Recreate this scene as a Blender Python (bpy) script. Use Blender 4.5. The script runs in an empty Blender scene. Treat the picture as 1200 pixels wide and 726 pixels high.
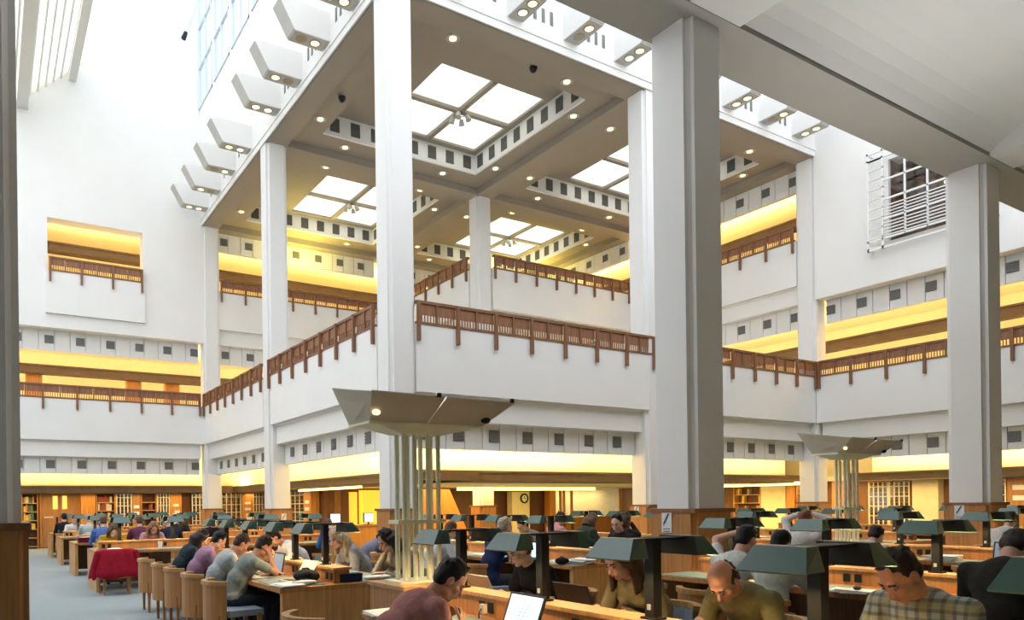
import bpy, bmesh, math, random
from mathutils import Vector, Matrix
random.seed(7)
S = bpy.context.scene
C = S.collection
PI = math.pi

# ---------------------------------------------------------------- camera
TH, RO = 0.5467, math.radians(-0.7)
FW = Vector((math.sin(TH), math.cos(TH), 0))
R0 = Vector((math.cos(TH), -math.sin(TH), 0))
U0 = Vector((0, 0, 1))
RT = R0 * math.cos(RO) + U0 * math.sin(RO)
UP = -R0 * math.sin(RO) + U0 * math.cos(RO)
cam_data = bpy.data.cameras.new('camera')
cam = bpy.data.objects.new('camera', cam_data)
C.objects.link(cam)
cam_data.sensor_width = 36
cam_data.lens = 857.0 / 1200 * 36
cam_data.shift_x = (600 - 507.2) / 1200
cam_data.shift_y = (589.3 - 363) / 1200
cam_data.clip_start, cam_data.clip_end = 0.05, 500
cam.matrix_world = Matrix(((RT.x, UP.x, -FW.x, 0), (RT.y, UP.y, -FW.y, 0), (RT.z, UP.z, -FW.z, 1.5), (0, 0, 0, 1)))
S.camera = cam

# ---------------------------------------------------------------- world: bright overcast sky
W = bpy.data.worlds.new('sky')
S.world = W
W.use_nodes = True
wn = W.node_tree
wn.nodes['Background'].inputs[0].default_value = (0.91, 0.95, 1.0, 1)
wn.nodes['Background'].inputs[1].default_value = 1.75

S.view_settings.view_transform = 'Standard'
S.view_settings.look = 'None'
S.view_settings.gamma = 1
S.view_settings.use_curve_mapping = False
S.view_settings.exposure = 0.45

def area_light(name, loc, size, rot, power, col, size_y=None, spread=None):
    l = bpy.data.lights.new(name, 'AREA')
    l.energy, l.color, l.size = power, col, size
    if size_y:
        l.shape = 'RECTANGLE'; l.size_y = size_y
    if spread: l.spread = spread
    o = bpy.data.objects.new(name, l)
    o.location, o.rotation_euler = loc, rot
    C.objects.link(o)
    return o
WARM = (1.0, 0.70, 0.30)

# ---------------------------------------------------------------- materials
def nodemat(name):
    m = bpy.data.materials.new(name); m.use_nodes = True
    return m, m.node_tree.nodes, m.node_tree.links, m.node_tree.nodes['Principled BSDF']

def pbr(name, col, rough=0.6, metal=0.0, var=0.06, scale=4.0, bump=0.0, spec=0.4, stretch=(1, 1, 1)):
    m, n, l, b = nodemat(name)
    b.inputs['Roughness'].default_value = rough
    b.inputs['Metallic'].default_value = metal
    b.inputs['Specular IOR Level'].default_value = spec
    tc = n.new('ShaderNodeTexCoord'); mp = n.new('ShaderNodeMapping'); nz = n.new('ShaderNodeTexNoise')
    mp.inputs['Scale'].default_value = stretch
    nz.inputs['Scale'].default_value = scale; nz.inputs['Detail'].default_value = 3
    rp = n.new('ShaderNodeValToRGB')
    rp.color_ramp.elements[0].position, rp.color_ramp.elements[1].position = 0.3, 0.7
    rp.color_ramp.elements[0].color = (*[c * (1 - var) for c in col], 1)
    rp.color_ramp.elements[1].color = (*[min(1, c * (1 + var)) for c in col], 1)
    l.new(tc.outputs['Object'], mp.inputs[0]); l.new(mp.outputs[0], nz.inputs['Vector'])
    l.new(nz.outputs['Fac'], rp.inputs[0]); l.new(rp.outputs[0], b.inputs['Base Color'])
    if bump:
        bp = n.new('ShaderNodeBump'); bp.inputs['Strength'].default_value = bump; bp.inputs['Distance'].default_value = 0.01
        l.new(nz.outputs['Fac'], bp.inputs['Height']); l.new(bp.outputs[0], b.inputs['Normal'])
    return m

def wood(name, col, rough=0.4, grain=(14, 14, 0.8), var=0.2):
    return pbr(name, col, rough, 0, var, 2.2, 0.08, 0.4, grain)

def emit(name, col, strength):
    m, n, l, b = nodemat(name)
    b.inputs['Base Color'].default_value = (*col, 1)
    b.inputs['Emission Color'].default_value = (*col, 1)
    b.inputs['Emission Strength'].default_value = strength
    return m

def glass(name, tint=(0.95, 0.97, 1), frost=0.3):
    m, n, l, b = nodemat(name)
    t = n.new('ShaderNodeBsdfTransparent'); t.inputs[0].default_value = (*tint, 1)
    d = n.new('ShaderNodeBsdfTranslucent'); d.inputs[0].default_value = (*tint, 1)
    g = n.new('ShaderNodeBsdfGlossy'); g.inputs['Roughness'].default_value = 0.05
    m1 = n.new('ShaderNodeMixShader'); m1.inputs[0].default_value = frost
    m2 = n.new('ShaderNodeMixShader'); m2.inputs[0].default_value = 0.06
    l.new(t.outputs[0], m1.inputs[1]); l.new(d.outputs[0], m1.inputs[2])
    l.new(m1.outputs[0], m2.inputs[1]); l.new(g.outputs[0], m2.inputs[2])
    l.new(m2.outputs[0], n['Material Output'].inputs[0])
    return m

M = {}
M['white'] = pbr('white_plaster', (0.82, 0.82, 0.81), 0.75, var=0.015, scale=1.2)
M['column'] = pbr('column_paint', (0.78, 0.78, 0.77), 0.6, var=0.015, scale=1.5)
M['panelw'] = pbr('white_acoustic_panel', (0.78, 0.78, 0.76), 0.7, var=0.02, scale=2)
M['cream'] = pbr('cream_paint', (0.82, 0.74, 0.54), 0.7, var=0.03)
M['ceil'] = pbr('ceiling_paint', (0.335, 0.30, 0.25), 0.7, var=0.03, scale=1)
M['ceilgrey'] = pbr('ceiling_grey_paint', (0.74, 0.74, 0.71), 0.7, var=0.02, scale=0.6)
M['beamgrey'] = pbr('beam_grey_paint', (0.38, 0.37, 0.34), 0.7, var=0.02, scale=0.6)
M['vent'] = pbr('vent_grille_grey', (0.19, 0.19, 0.18), 0.6, 0.2, var=0.2, scale=40)
M['carpet'] = pbr('carpet_blue_grey', (0.29, 0.335, 0.345), 0.95, var=0.12, scale=60, bump=0.3, spec=0.1)
M['railwood'] = wood('rail_oak', (0.23, 0.105, 0.05), 0.45)
M['railwood2'] = wood('rail_panel_oak', (0.27, 0.12, 0.06), 0.5)
M['oak'] = wood('oak', (0.44, 0.205, 0.065), 0.4)
M['oakdark'] = wood('oak_dark', (0.24, 0.11, 0.045), 0.4)
M['oaklight'] = wood('oak_light', (0.52, 0.285, 0.105), 0.4)
M['orange'] = wood('orange_oak', (0.62, 0.26, 0.05), 0.4)
M['dark'] = pbr('dark_metal', (0.012, 0.013, 0.012), 0.5, 0.0, var=0.1, spec=0.25)
M['black'] = pbr('black_plastic', (0.012, 0.012, 0.012), 0.45, var=0.1)
M['grey'] = pbr('grey_metal', (0.45, 0.45, 0.44), 0.45, 0.2, var=0.04)
M['lampgrey'] = pbr('fitting_grey', (0.5, 0.49, 0.46), 0.55, var=0.03)
M['green'] = pbr('shade_green_enamel', (0.022, 0.082, 0.06), 0.4, 0.2, var=0.06, scale=8, spec=0.6)
_b = M['green'].node_tree.nodes['Principled BSDF']
_b.inputs['Coat Weight'].default_value = 0.38; _b.inputs['Coat Roughness'].default_value = 0.22; _b.inputs['Coat IOR'].default_value = 1.9
M['canopy'] = pbr('canopy_brown', (0.15, 0.10, 0.06), 0.6, var=0.1)
M['frame'] = pbr('window_frame_pale', (0.62, 0.68, 0.74), 0.5, var=0.02)
M['greenin'] = pbr('hood_inside_unlit', (0.008, 0.014, 0.012), 0.6, var=0.1)  # near-black green: the unlit inside of the hoods put into the colour
M['leaf'] = pbr('tower_pale_green', (0.84, 0.85, 0.64), 0.45, 0.1, var=0.03)
M['dish'] = pbr('tower_dish_grey_green', (0.52, 0.48, 0.38), 0.5, 0.1, var=0.05)
M['skyglass'] = glass('skylight_glass', (1, 0.98, 0.9), 0.55)
M['window'] = glass('window_glass', (0.9, 0.96, 1), 0.15)
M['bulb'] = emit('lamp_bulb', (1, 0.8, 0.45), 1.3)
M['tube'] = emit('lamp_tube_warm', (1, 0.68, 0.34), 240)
M['bulboff'] = pbr('lamp_reflector', (0.35, 0.3, 0.22), 0.3, 0.5)
M['paper'] = pbr('paper', (0.8, 0.8, 0.77), 0.8, var=0.03)
M['screen'] = emit('screen_lit', (0.55, 0.75, 0.85), 1.1)
M['leather'] = pbr('desk_leather_green', (0.16, 0.26, 0.24), 0.5, var=0.08, scale=20)
M['blueup'] = pbr('chair_blue_leather', (0.27, 0.33, 0.4), 0.5, var=0.06, scale=10)

# ---------------------------------------------------------------- mesh helpers
class MB:
    def __init__(s): s.v, s.f, s.m = [], [], []
    def add(s, vs, fs, mi=0):
        b = len(s.v); s.v += [tuple(p) for p in vs]
        for f in fs: s.f.append(tuple(b + i for i in f)); s.m.append(mi)
        return s
    def hexa(s, p, mi=0):      # p: 4 bottom (ccw from above), 4 top
        return s.add(p, [(3, 2, 1, 0), (4, 5, 6, 7), (0, 1, 5, 4), (1, 2, 6, 5), (2, 3, 7, 6), (3, 0, 4, 7)], mi)
    def box(s, x0, x1, y0, y1, z0, z1, mi=0):
        if x0 > x1: x0, x1 = x1, x0
        if y0 > y1: y0, y1 = y1, y0
        if z0 > z1: z0, z1 = z1, z0
        return s.hexa([(x0, y0, z0), (x1, y0, z0), (x1, y1, z0), (x0, y1, z0), (x0, y0, z1), (x1, y0, z1), (x1, y1, z1), (x0, y1, z1)], mi)
    def poly(s, pts, mi=0): return s.add(pts, [tuple(range(len(pts)))], mi)
    def extrude(s, prof, fn, a, b, mi=0):   # prof: 2D list (ccw), fn(u,v,t)->xyz
        n = len(prof)
        vs = [fn(u, v, a) for u, v in prof] + [fn(u, v, b) for u, v in prof]
        fs = [tuple(range(n))[::-1], tuple(range(n, 2 * n))] + [(i, (i + 1) % n, n + (i + 1) % n, n + i) for i in range(n)]
        return s.add(vs, fs, mi)
    def cyl(s, p0, p1, r0, r1=None, n=12, mi=0):
        r1 = r0 if r1 is None else r1
        p0, p1 = Vector(p0), Vector(p1); d = (p1 - p0).normalized()
        a = d.orthogonal().normalized(); b = d.cross(a)
        vs = []
        for p, r in ((p0, r0), (p1, r1)):
            for i in range(n):
                t = 2 * PI * i / n; vs.append(p + a * r * math.cos(t) + b * r * math.sin(t))
        fs = [(i, (i + 1) % n, n + (i + 1) % n, n + i) for i in range(n)] + [tuple(range(n))[::-1], tuple(range(n, 2 * n))]
        return s.add(vs, fs, mi)
    def tube(s, pts, r, n=8, mi=0):
        for a, b in zip(pts, pts[1:]): s.cyl(a, b, r, r, n, mi)
        return s
    def ell(s, c, rx, ry, rz, nu=14, nv=9, mi=0, rot=None):
        vs = []
        for j in range(nv + 1):
            ph = PI * j / nv
            for i in range(nu):
                t = 2 * PI * i / nu
                p = Vector((rx * math.sin(ph) * math.cos(t), ry * math.sin(ph) * math.sin(t), rz * math.cos(ph)))
                if rot: p = rot @ p
                vs.append(p + Vector(c))
        fs = []
        for j in range(nv):
            for i in range(nu):
                a, b = j * nu + i, j * nu + (i + 1) % nu
                fs.append((a, a + nu, b + nu, b) if 0 < j < nv - 1 else ((a, a + nu, b + nu) if j == 0 else (a, a + nu, b)))
        return s.add(vs, fs, mi)
    def mesh(s, name, mats, smooth=False):
        me = bpy.data.meshes.new(name)
        me.from_pydata(s.v, [], s.f)
        for m in (mats if isinstance(mats, (list, tuple)) else [mats]): me.materials.append(m)
        if any(s.m): me.polygons.foreach_set('material_index', s.m)
        if smooth: me.polygons.foreach_set('use_smooth', [True] * len(s.f))
        me.update(); return me
    def build(s, name, mats, parent=None, loc=(0, 0, 0), smooth=False, rot=0.0):
        o = bpy.data.objects.new(name, s.mesh(name, mats, smooth))
        C.objects.link(o); o.location = loc
        if rot: o.rotation_euler = (0, 0, rot)
        if parent is not None: o.parent = parent
        return o

def inst(name, me, parent=None, loc=(0, 0, 0), rot=0.0):
    o = bpy.data.objects.new(name, me); C.objects.link(o); o.location = loc
    if rot: o.rotation_euler = (0, 0, rot)
    if parent is not None: o.parent = parent
    return o
def thing(name, label, cat, loc=(0, 0, 0), rotz=0.0, group=None):
    o = bpy.data.objects.new(name, None); C.objects.link(o)
    o.location = loc; o.rotation_euler = (0, 0, rotz); o.empty_display_size = 0.1
    return tag(o, label, cat, group)
def tag(o, label, cat, group=None):
    o['label'] = label; o['category'] = cat
    if group: o['group'] = group
    return o
def struct(name, mb, mats, parent=None):
    o = mb.build(name, mats, parent)
    if parent is None: o['kind'] = 'structure'
    return o
def dup(root, loc, rotz=None, label=None, group=None):
    r = root.copy(); C.objects.link(r); r.location = loc
    if rotz is not None: r.rotation_euler = (0, 0, rotz)
    if label: r['label'] = label
    if group: r['group'] = group
    for ch in list(root.children):
        c = ch.copy(); C.objects.link(c); c.parent = r
        for g in ch.children:
            d = g.copy(); C.objects.link(d); d.parent = c
    return r
# ================================================================ SETTING
G = 7.5
X0, X1, X2, XM = 7.383, 14.883, 22.383, -0.117
Y0, Y1, Y2, YM = 13.541, 21.041, 28.541, 6.041
ST = 4.43                       # storey height
struct('floor', MB().box(-10, 42, -14, 48, -0.2, 0), M['carpet'])

class Run:                      # a wall line: axis 'x' faces -Y, axis 'y' faces -X
    def __init__(s, axis, p): s.axis, s.p = axis, p
    def box(s, mb, s0, s1, n0, n1, z0, z1, mi=0):
        if s.axis == 'x': return mb.box(s0, s1, s.p - n1, s.p - n0, z0, z1, mi)
        return mb.box(s.p - n1, s.p - n0, s0, s1, z0, z1, mi)
    def at(s, t, n, z):
        return (t, s.p - n, z) if s.axis == 'x' else (s.p - n, t, z)
    rot = property(lambda s: 0.0 if s.axis == 'x' else -PI / 2)

RA, RB, RC, RF = Run('x', Y0), Run('y', X0), Run('x', Y2), Run('y', X2)
vent_me = {}
def vent_mesh(axis, w=0.28, h=0.28):
    k = (axis, w, h)
    if k not in vent_me:
        mb = MB()
        def bx(a0, a1, z0, z1, d0, d1):
            if axis == 'x': mb.box(a0, a1, -d1, -d0, z0, z1)
            else: mb.box(-d1, -d0, a0, a1, z0, z1)
        bx(-w / 2, w / 2, -h / 2, h / 2, 0, 0.012)
        for i in range(4):
            z = -h / 2 + h * (i + 0.5) / 4
            bx(-w / 2, w / 2, z - 0.012, z + 0.012, 0.012, 0.03)
        vent_me[k] = mb.mesh('vent_grille', M['vent'])
    return vent_me[k]

def vent_band(run, s0, s1, z0, z1, name, step=0.955):
    """white band of upright panels, every second one pierced by a square grille"""
    w = struct(name, run.box(MB(), s0, s1, -0.3, -0.18, z0, z1), M['white'])
    n = max(2, round((s1 - s0) / (step / 2))); pw = (s1 - s0) / n
    pm = MB()
    g = 0.012
    if run.axis == 'x': pm.box(-pw / 2 + g, pw / 2 - g, 0.0, 0.05, z0, z1)
    else: pm.box(0.0, 0.05, -pw / 2 + g, pw / 2 - g, z0, z1)
    pm = pm.mesh('panel', M['panelw'])
    for i in range(n):
        t = s0 + (i + 0.5) * pw
        x, y, _ = run.at(t, -0.13, 0)
        inst('panel', pm, w, (x, y, 0))
        if i % 2 == 0 or n < 4:
            inst('vent_grille', vent_mesh(run.axis), w, run.at(t + 0.08, -0.125, (z0 + z1) / 2 + 0.03))
    return w

# ---- railing -----------------------------------------------------------
def railing(run, s0, s1, zb, label, posts=8, group='wooden gallery railings', n=0.30):
    L = s1 - s0
    loc = run.at(s0 if run.axis == 'x' else s1, n, zb)
    t = thing('gallery_railing', label, 'railing', loc, run.rot)
    MB().box(0, L, -0.03, 0.09, 0.43, 0.49).build('top_rail', M['railwood'], t)
    MB().box(0, L, -0.02, 0.06, 0.0, 0.05).build('bottom_rail', M['railwood'], t)
    st = L / (posts - 1)
    pm = MB().box(-0.035, 0.035, -0.085, -0.02, -0.37, 0.47).mesh('post', M['railwood'])
    mm = MB().box(-0.02, 0.02, -0.03, 0.03, 0.05, 0.43).mesh('mullion', M['railwood'])
    bm = MB().box(-st / 4 + 0.03, st / 4 - 0.03, 0.0, 0.025, 0.2, 0.43).mesh('board', M['railwood2'])
    bal = MB()
    for i in range(posts):
        inst('post', pm, t, (min(max(i * st, 0.035), L - 0.035), 0, 0))
        if i < posts - 1:
            inst('mullion', mm, t, (i * st + st / 2, 0, 0))
            for h in (0.25, 0.75): inst('board', bm, t, (i * st + st * h, 0, 0))
            for k in range(1, 14):
                if k != 7:
                    x = i * st + st * k / 14; bal.box(x - 0.012, x + 0.012, 0.0, 0.02, 0.05, 0.2)
    bal.build('balusters', M['railwood2'], t)['kind'] = 'stuff'
    return t

def parapet(run, s0, s1, zs, name):       # solid balcony front, zs = top of the slab below
    mb = run.box(MB(), s0, s1, 0.18, 0.30, zs, zs + 1.42)
    struct(name, mb, M['white'])
def fascia(run, s0, s1, z0, z1, name):
    mb = run.box(MB(), s0, s1, -0.35, 0.12, z0, z1)
    run.box(mb, s0, s1, -0.30, 0.17, z1 - 0.06, z1 + 0.25)
    struct(name, mb, M['white'])
WN = [0]
def nm():
    WN[0] += 1; return f'trim_{WN[0]}'

BAYS = [(X0, X1), (X1, X2)]
YB = [(Y0, Y1), (Y1, Y2)]
c = 0.32
# ground floor + first gallery front along Y0 (facing the camera) and X0 (facing left)
for (a, b), lab in zip(BAYS, ('brown wooden gallery railing right of the central white corner pillar',
                             'brown wooden gallery railing between the big near pillar and the right wall corner')):
    parapet(RA, a + (c if a == X0 else -0.1), b + (0.0 if b != X2 else -0.32), 3.85, 'wall_gallery_front')
    fascia(RA, a + c, b - c, 3.29, 3.85, nm())
    vent_band(RA, a + c, b - c, 2.70, 3.29, nm())
    railing(RA, a + (c if a == X0 else 0.05), b - (0.05 if b != X2 else 0.34), 5.27, lab)
for (a, b), lab in zip(YB, ('brown wooden gallery railing left of the central white corner pillar',
                           'brown wooden gallery railing between the two far left pillars')):
    parapet(RB, a + c, b + (-c if b == Y1 else -0.3), 3.85, 'wall_gallery_side')
    fascia(RB, a + c, b - c, 3.29, 3.85, nm())
    vent_band(RB, a + c, b - c, 2.70, 3.29, nm())
    railing(RB, a + c + 0.05, b - c, 5.27, lab)
# left wall (plane Y2, X < X0)
LX = -8.0
for a, b in ((LX, XM - 0.3), (XM - 0.3, X0 - 0.3)):
    parapet(RC, a, b, 3.85, 'wall_left_gallery_front')
    fascia(RC, a, b - 0.1, 3.29, 3.85, nm())
    vent_band(RC, a, b - 0.1, 2.70, 3.29, nm())
    vent_band(RC, a, b - 0.1, 6.98, 7.70, nm())
railing(RC, XM - 0.35, X0 - 0.45, 5.27, 'long brown wooden railing on the lower gallery of the far left wall')
# right wall (plane X2, Y < Y0)
RY = -14.0
for a, b in ((RY, YM), (YM, Y0 - 0.3)):
    parapet(RF, a, b, 3.85, 'wall_right_gallery_front')
    fascia(RF, a, b - 0.1, 3.29, 3.85, nm())
    vent_band(RF, a, b - 0.1, 2.70, 3.29, nm())
    vent_band(RF, a, b - 0.1, 6.98, 7.70, nm())
railing(RF, YM + 0.05, Y0 - 0.4, 5.27, 'brown wooden gallery railing left of the right pillar on the right wall')
railing(RF, YM - 7.4, YM - 0.05, 5.27, 'brown wooden gallery railing at the right edge beyond the right pillar')
# upper solid left wall with its balcony opening
OX0, OX1, OZ0, OZ1 = 1.84, 4.93, 9.60, 11.48
mb = MB()
RC.box(mb, LX, OX0, -0.3, 0.3, 7.70, 24); RC.box(mb, OX1, X0 + 0.3, -0.3, 0.3, 7.70, 24)
RC.box(mb, OX0, OX1, -0.3, 0.3, 7.70, OZ0 - 0.3); RC.box(mb, OX0, OX1, -0.3, 0.3, OZ1, 24)
struct('wall_left', mb, M['white'])
struct('wall_balcony_front', RC.box(MB(), OX0 - 0.08, OX1 + 0.04, 0.3, 0.42, 8.18, 9.62), M['white'])
railing(RC, OX0 + 0.03, OX1 - 0.03, 9.62, 'short brown railing in the square opening high on the left wall', 4, n=0.42)
# upper right wall with the lattice window
GY0, GY1, GZ0, GZ1 = 8.75, 11.03, 8.83, 11.15
mb = MB()
RF.box(mb, RY, GY0, -0.3, 0.3, 7.70, 18); RF.box(mb, GY1, Y0 - 0.3, -0.3, 0.3, 7.70, 18)
RF.box(mb, GY0, GY1, -0.3, 0.3, 7.70, GZ0); RF.box(mb, GY0, GY1, -0.3, 0.3, GZ1, 18)
struct('wall_right', mb, M['white'])
# back walls of the inner double bay, first and second level
for run, spans, nmx in ((RC, BAYS, 'wall_inner_far'), (RF, YB, 'wall_inner_right')):
    for a, b in spans:
        a2, b2 = a + 0.3, b - 0.3
        vent_band(run, a2, b2, 7.0, 7.72, nm())
        fascia(run, a2, b2, 7.72, 8.28, nm())
        parapet(run, a2, b2, 8.28, nmx)
        vent_band(run, a2, b2, 11.42, 12.13, nm())
railing(RC, X0 + 0.35, X1 - 0.35, 9.70, 'upper brown railing on the far wall behind the left pillars')
railing(RF, Y0 + 0.35, Y1 - 0.35, 9.70, 'upper brown railing seen right of the big near pillar')
# second-level platform set back one bay
R2A, R2B = Run('x', Y1), Run('y', X1)
parapet(R2A, X1 + c, X2 - 0.3, 8.28, 'wall_platform_front'); parapet(R2B, Y1 + c, Y2 - 0.3, 8.28, 'wall_platform_side')
railing(R2A, X1 + 0.36, X2 - 0.5, 9.70, 'upper brown railing of the set-back platform, right of its slim pillar')
railing(R2B, Y1 + 0.36, Y2 - 0.5, 9.70, 'upper brown railing of the set-back platform, left of its slim pillar')
struct('floor_platform', MB().box(X1, X2, Y1, Y2, 8.28, 8.86), M['white'])
struct('floor_gallery', MB().box(X0 + 0.3, X2 - 0.0, Y0 + 0.3, Y2 + 6, 3.85, 4.43), M['white'])
struct('floor_gallery_left', MB().box(LX, X0 + 0.3, Y2 + 0.3, Y2 + 6, 3.85, 4.43), M['white'])
struct('floor_gallery_right', MB().box(X2, X2 + 7, RY, Y2 + 6, 3.85, 4.43), M['white'])
for k in (1, 2):
    struct('ceiling_corridor_far', MB().box(LX, X2 + 7, Y2 + 0.3, Y2 + 6, 7.72 + (k - 1) * ST, 8.28 + (k - 1) * ST + 0.5), M['cream'])
    struct('ceiling_corridor_right', MB().box(X2 + 0.3, X2 + 7, RY, Y2 + 0.2, 7.72 + (k - 1) * ST, 8.28 + (k - 1) * ST + 0.5), M['cream'])
struct('wall_corridor_far', MB().box(LX, X2 + 7, Y2 + 4.6, Y2 + 4.8, 4.43, 13), M['cream'])
struct('wall_corridor_right', MB().box(X2 + 4.6, X2 + 4.8, RY, Y2 + 4.6, 4.43, 13), M['cream'])

# canopies (dropped edges) with the lit cove wall behind and warm strip lamps lying on top
def canopy(run, s0, s1, z, d0, d1, name, power, zt, under=None, wofs=0.0):
    thin = z > 3
    if thin: d1 = d0 + .45
    mb = run.box(MB(), s0, s1, -d1, -d0, z - (.06 if thin else 0), z + 0.24)
    run.box(mb, s0, s1, -d0 - 0.02, -d0 + 0.03, z + 0.2, z + 0.26)
    struct(name, mb, M['canopy'])
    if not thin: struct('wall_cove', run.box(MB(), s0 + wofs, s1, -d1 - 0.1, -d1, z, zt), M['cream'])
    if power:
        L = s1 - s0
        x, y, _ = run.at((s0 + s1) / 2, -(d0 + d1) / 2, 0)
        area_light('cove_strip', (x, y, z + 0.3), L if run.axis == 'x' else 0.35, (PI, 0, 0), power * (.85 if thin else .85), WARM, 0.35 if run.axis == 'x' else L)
    if under:
        x, y, _ = run.at((s0 + s1) / 2, -(d0 + d1) / 2, 0)
        area_light('shelf_strip', (x, y, z - 0.06), (s1 - s0) if run.axis == 'x' else 0.35, (0, 0, 0), under, WARM, 0.35 if run.axis == 'x' else (s1 - s0))
PW = 260
for a, b in BAYS: canopy(RA, a + (1.2 if a == X0 else 0), b + (0 if b == X1 else 3), 2.04, 1.4, 2.9, nm(), PW, 3.85, under=60, wofs=1.75 if a == X0 else 0)
for a, b in YB: canopy(RB, a + (1.2 if a == Y0 else 0), b + (0 if b == Y1 else 3), 2.04, 1.4, 2.9, nm(), PW, 3.85, under=60, wofs=1.75 if a == Y0 else 0)
for a, b in ((LX, XM), (XM, X0 - 0.3)):
    canopy(RC, a, b + (1.4 if b > 5 else 0), 2.04, 1.0, 2.4, nm(), PW * .7, 3.85, under=60)
    canopy(RC, a, b + (.3 if b > 5 else 0), 6.46, 1.5, 3.0, nm(), PW, 7.72, under=60)
for a, b in ((RY, YM), (YM, Y0 - 0.3)):
    canopy(RF, a, b, 2.04, 1.4, 2.9, nm(), PW, 3.85, under=60)
    canopy(RF, a, b + (.3 if b > 9 else 0), 6.46, 1.5, 3.0, nm(), PW, 7.72, under=90)
for a, b in BAYS:
    canopy(RC, a, b, 6.46, 1.5, 3.0, nm(), PW, 7.72)
    canopy(RC, a, b, 10.89, 1.5, 3.0, nm(), PW, 12.15, under=60)
for a, b in YB:
    canopy(RF, a, b, 6.46, 1.5, 3.0, nm(), PW, 7.72)
    canopy(RF, a, b, 10.89, 1.5, 3.0, nm(), PW, 12.15, under=60)
canopy(RC, OX0 - 1, OX1 + 1, 10.89, 1.2, 2.4, nm(), PW * .7, 12.15, under=60)
# lower dropped ceilings of the ground floor behind the canopies
struct('ceiling_reading_area', MB().box(X0 + 2.95, X2 + 1.0, Y0 + 2.95, Y2, 2.10, 2.28), M['cream'])
struct('ceiling_far_left', MB().box(LX, X0, Y2 + 2.4, Y2 + 5, 2.10, 2.28), M['cream'])
struct('ceiling_far_right', MB().box(X2 + 2.9, X2 + 7, RY, Y2, 2.10, 2.28), M['cream'])

# ---- columns -----------------------------------------------------------
def column_profile(h, n):
    q = [(h - n, h), (-(h - n), h)]
    pts = []
    for sx, sy, flip in ((1, 1, 0), (-1, 1, 1), (-1, -1, 0), (1, -1, 1)):
        cor = [(h, h - n), (h - n * .55, h - n), (h - n, h - n * .55), (h - n, h)]
        if flip: cor = cor[::-1]
        pts += [(sx * x, sy * y) for x, y in cor]
    return pts
def column(x, y, ztop, label, zb=0.0, wains=1.40, h=0.315, n=0.085):
    t = thing('column', label, 'column', (x, y, zb))
    f = lambda u, v, w: (u, v, w)
    if wains:
        k = h + 0.04
        MB().extrude(column_profile(k, 0.06), f, 0, wains - 0.05).build('wainscot', M['oak'], t)
        MB().box(-k - .015, k + .015, -k - .015, k + .015, wains - 0.05, wains).build('wainscot_cap', M['oakdark'], t)
        MB().box(-k - .01, k + .01, -k - .01, k + .01, 0, 0.1).build('plinth', M['oakdark'], t)
    MB().extrude(column_profile(h, n), f, wains, ztop - zb).build('shaft', M['column'], t)
    return t
M['sign'] = pbr('sign_white', (0.72, 0.74, 0.76), 0.5, var=0.02)
M['ink'] = pbr('sign_ink', (0.05, 0.08, 0.14), 0.6)
def plaque(t, x, y, z, face):
    mb, mk = MB(), MB()
    w, h = 0.075, 0.13
    def q(a0, a1, z0, z1, d, mbx, sh=0.0):
        if face == 'x': mbx.hexa([(x - d, y - a0, z0), (x - d, y - a1 , z0 ), (x, y - a1, z0), (x, y - a0, z0), (x - d, y - a0 - sh, z1), (x - d, y - a1 - sh, z1), (x, y - a1 - sh, z1), (x, y - a0 - sh, z1)])
        else: mbx.hexa([(x + a0, y - d, z0), (x + a1, y - d, z0), (x + a1, y, z0), (x + a0, y, z0), (x + a0 + sh, y - d, z1), (x + a1 + sh, y - d, z1), (x + a1 + sh, y, z1), (x + a0 + sh, y, z1)])
    q(-w, w, z - h, z + h, 0.012, mb)
    p = mb.build('notice', M['sign'], t)
    q(-0.05, -0.025, z - 0.02, z + 0.1, 0.016, mk, 0.07)       # slanting pen
    q(-0.052, -0.042, z - 0.045, z - 0.02, 0.016, mk, 0.01)
    for i in range(2): q(-0.05, 0.05, z - 0.09 - i * 0.03, z - 0.08 - i * 0.03, 0.016, mk)
    mk.build('notice_print', M['ink'], p)
cc = column(X0, Y0, 12.3, 'slender white corner pillar rising behind the near uplighter tower')
cbig = column(X0, YM, 7.4, 'big near white pillar with wood base just right of centre')
plaque(cbig, -0.357, 0.05, 1.24, 'x')
cr = column(X1, YM, 7.4, 'white pillar with wood base nearest the right edge')
plaque(cr, -0.357, 0.1, 1.24, 'x')
cl = column(XM, YM, 7.4, 'partly cut off pillar with dark wood base at the left edge')
c2 = column(X1, Y0, 12.3, 'white pillar half hidden behind the left side of the big near pillar')
plaque(c2, -0.357, 0.05, 1.24, 'x')
c3 = column(X2, Y0, 12.3, 'white pillar in the right wall corner beside the far uplighter tower')
c4 = column(X0, Y1, 12.3, 'second white pillar from the left wall, under the sloping lamp row')
plaque(c4, 0.06, -0.357, 1.12, 'y')
c5 = column(X0, Y2 - .05, 12.3, 'farthest left white pillar standing at the left wall corner')
plaque(c5, 0.06, -0.357, 1.12, 'y')
c6 = column(X1, Y1, 12.3, 'slim pillar at the set-back platform corner, behind the central gallery', 0, 1.4, 0.30)

for nm_, q in (('wall_upper_far', (LX, X2 + 8, 31.3, 31.5)), ('wall_upper_right', (X2 + 5.0, X2 + 5.2, RY, 31.3))):
    struct(nm_, MB().box(*q, 2.2, 4.4), M['cream'])

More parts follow.
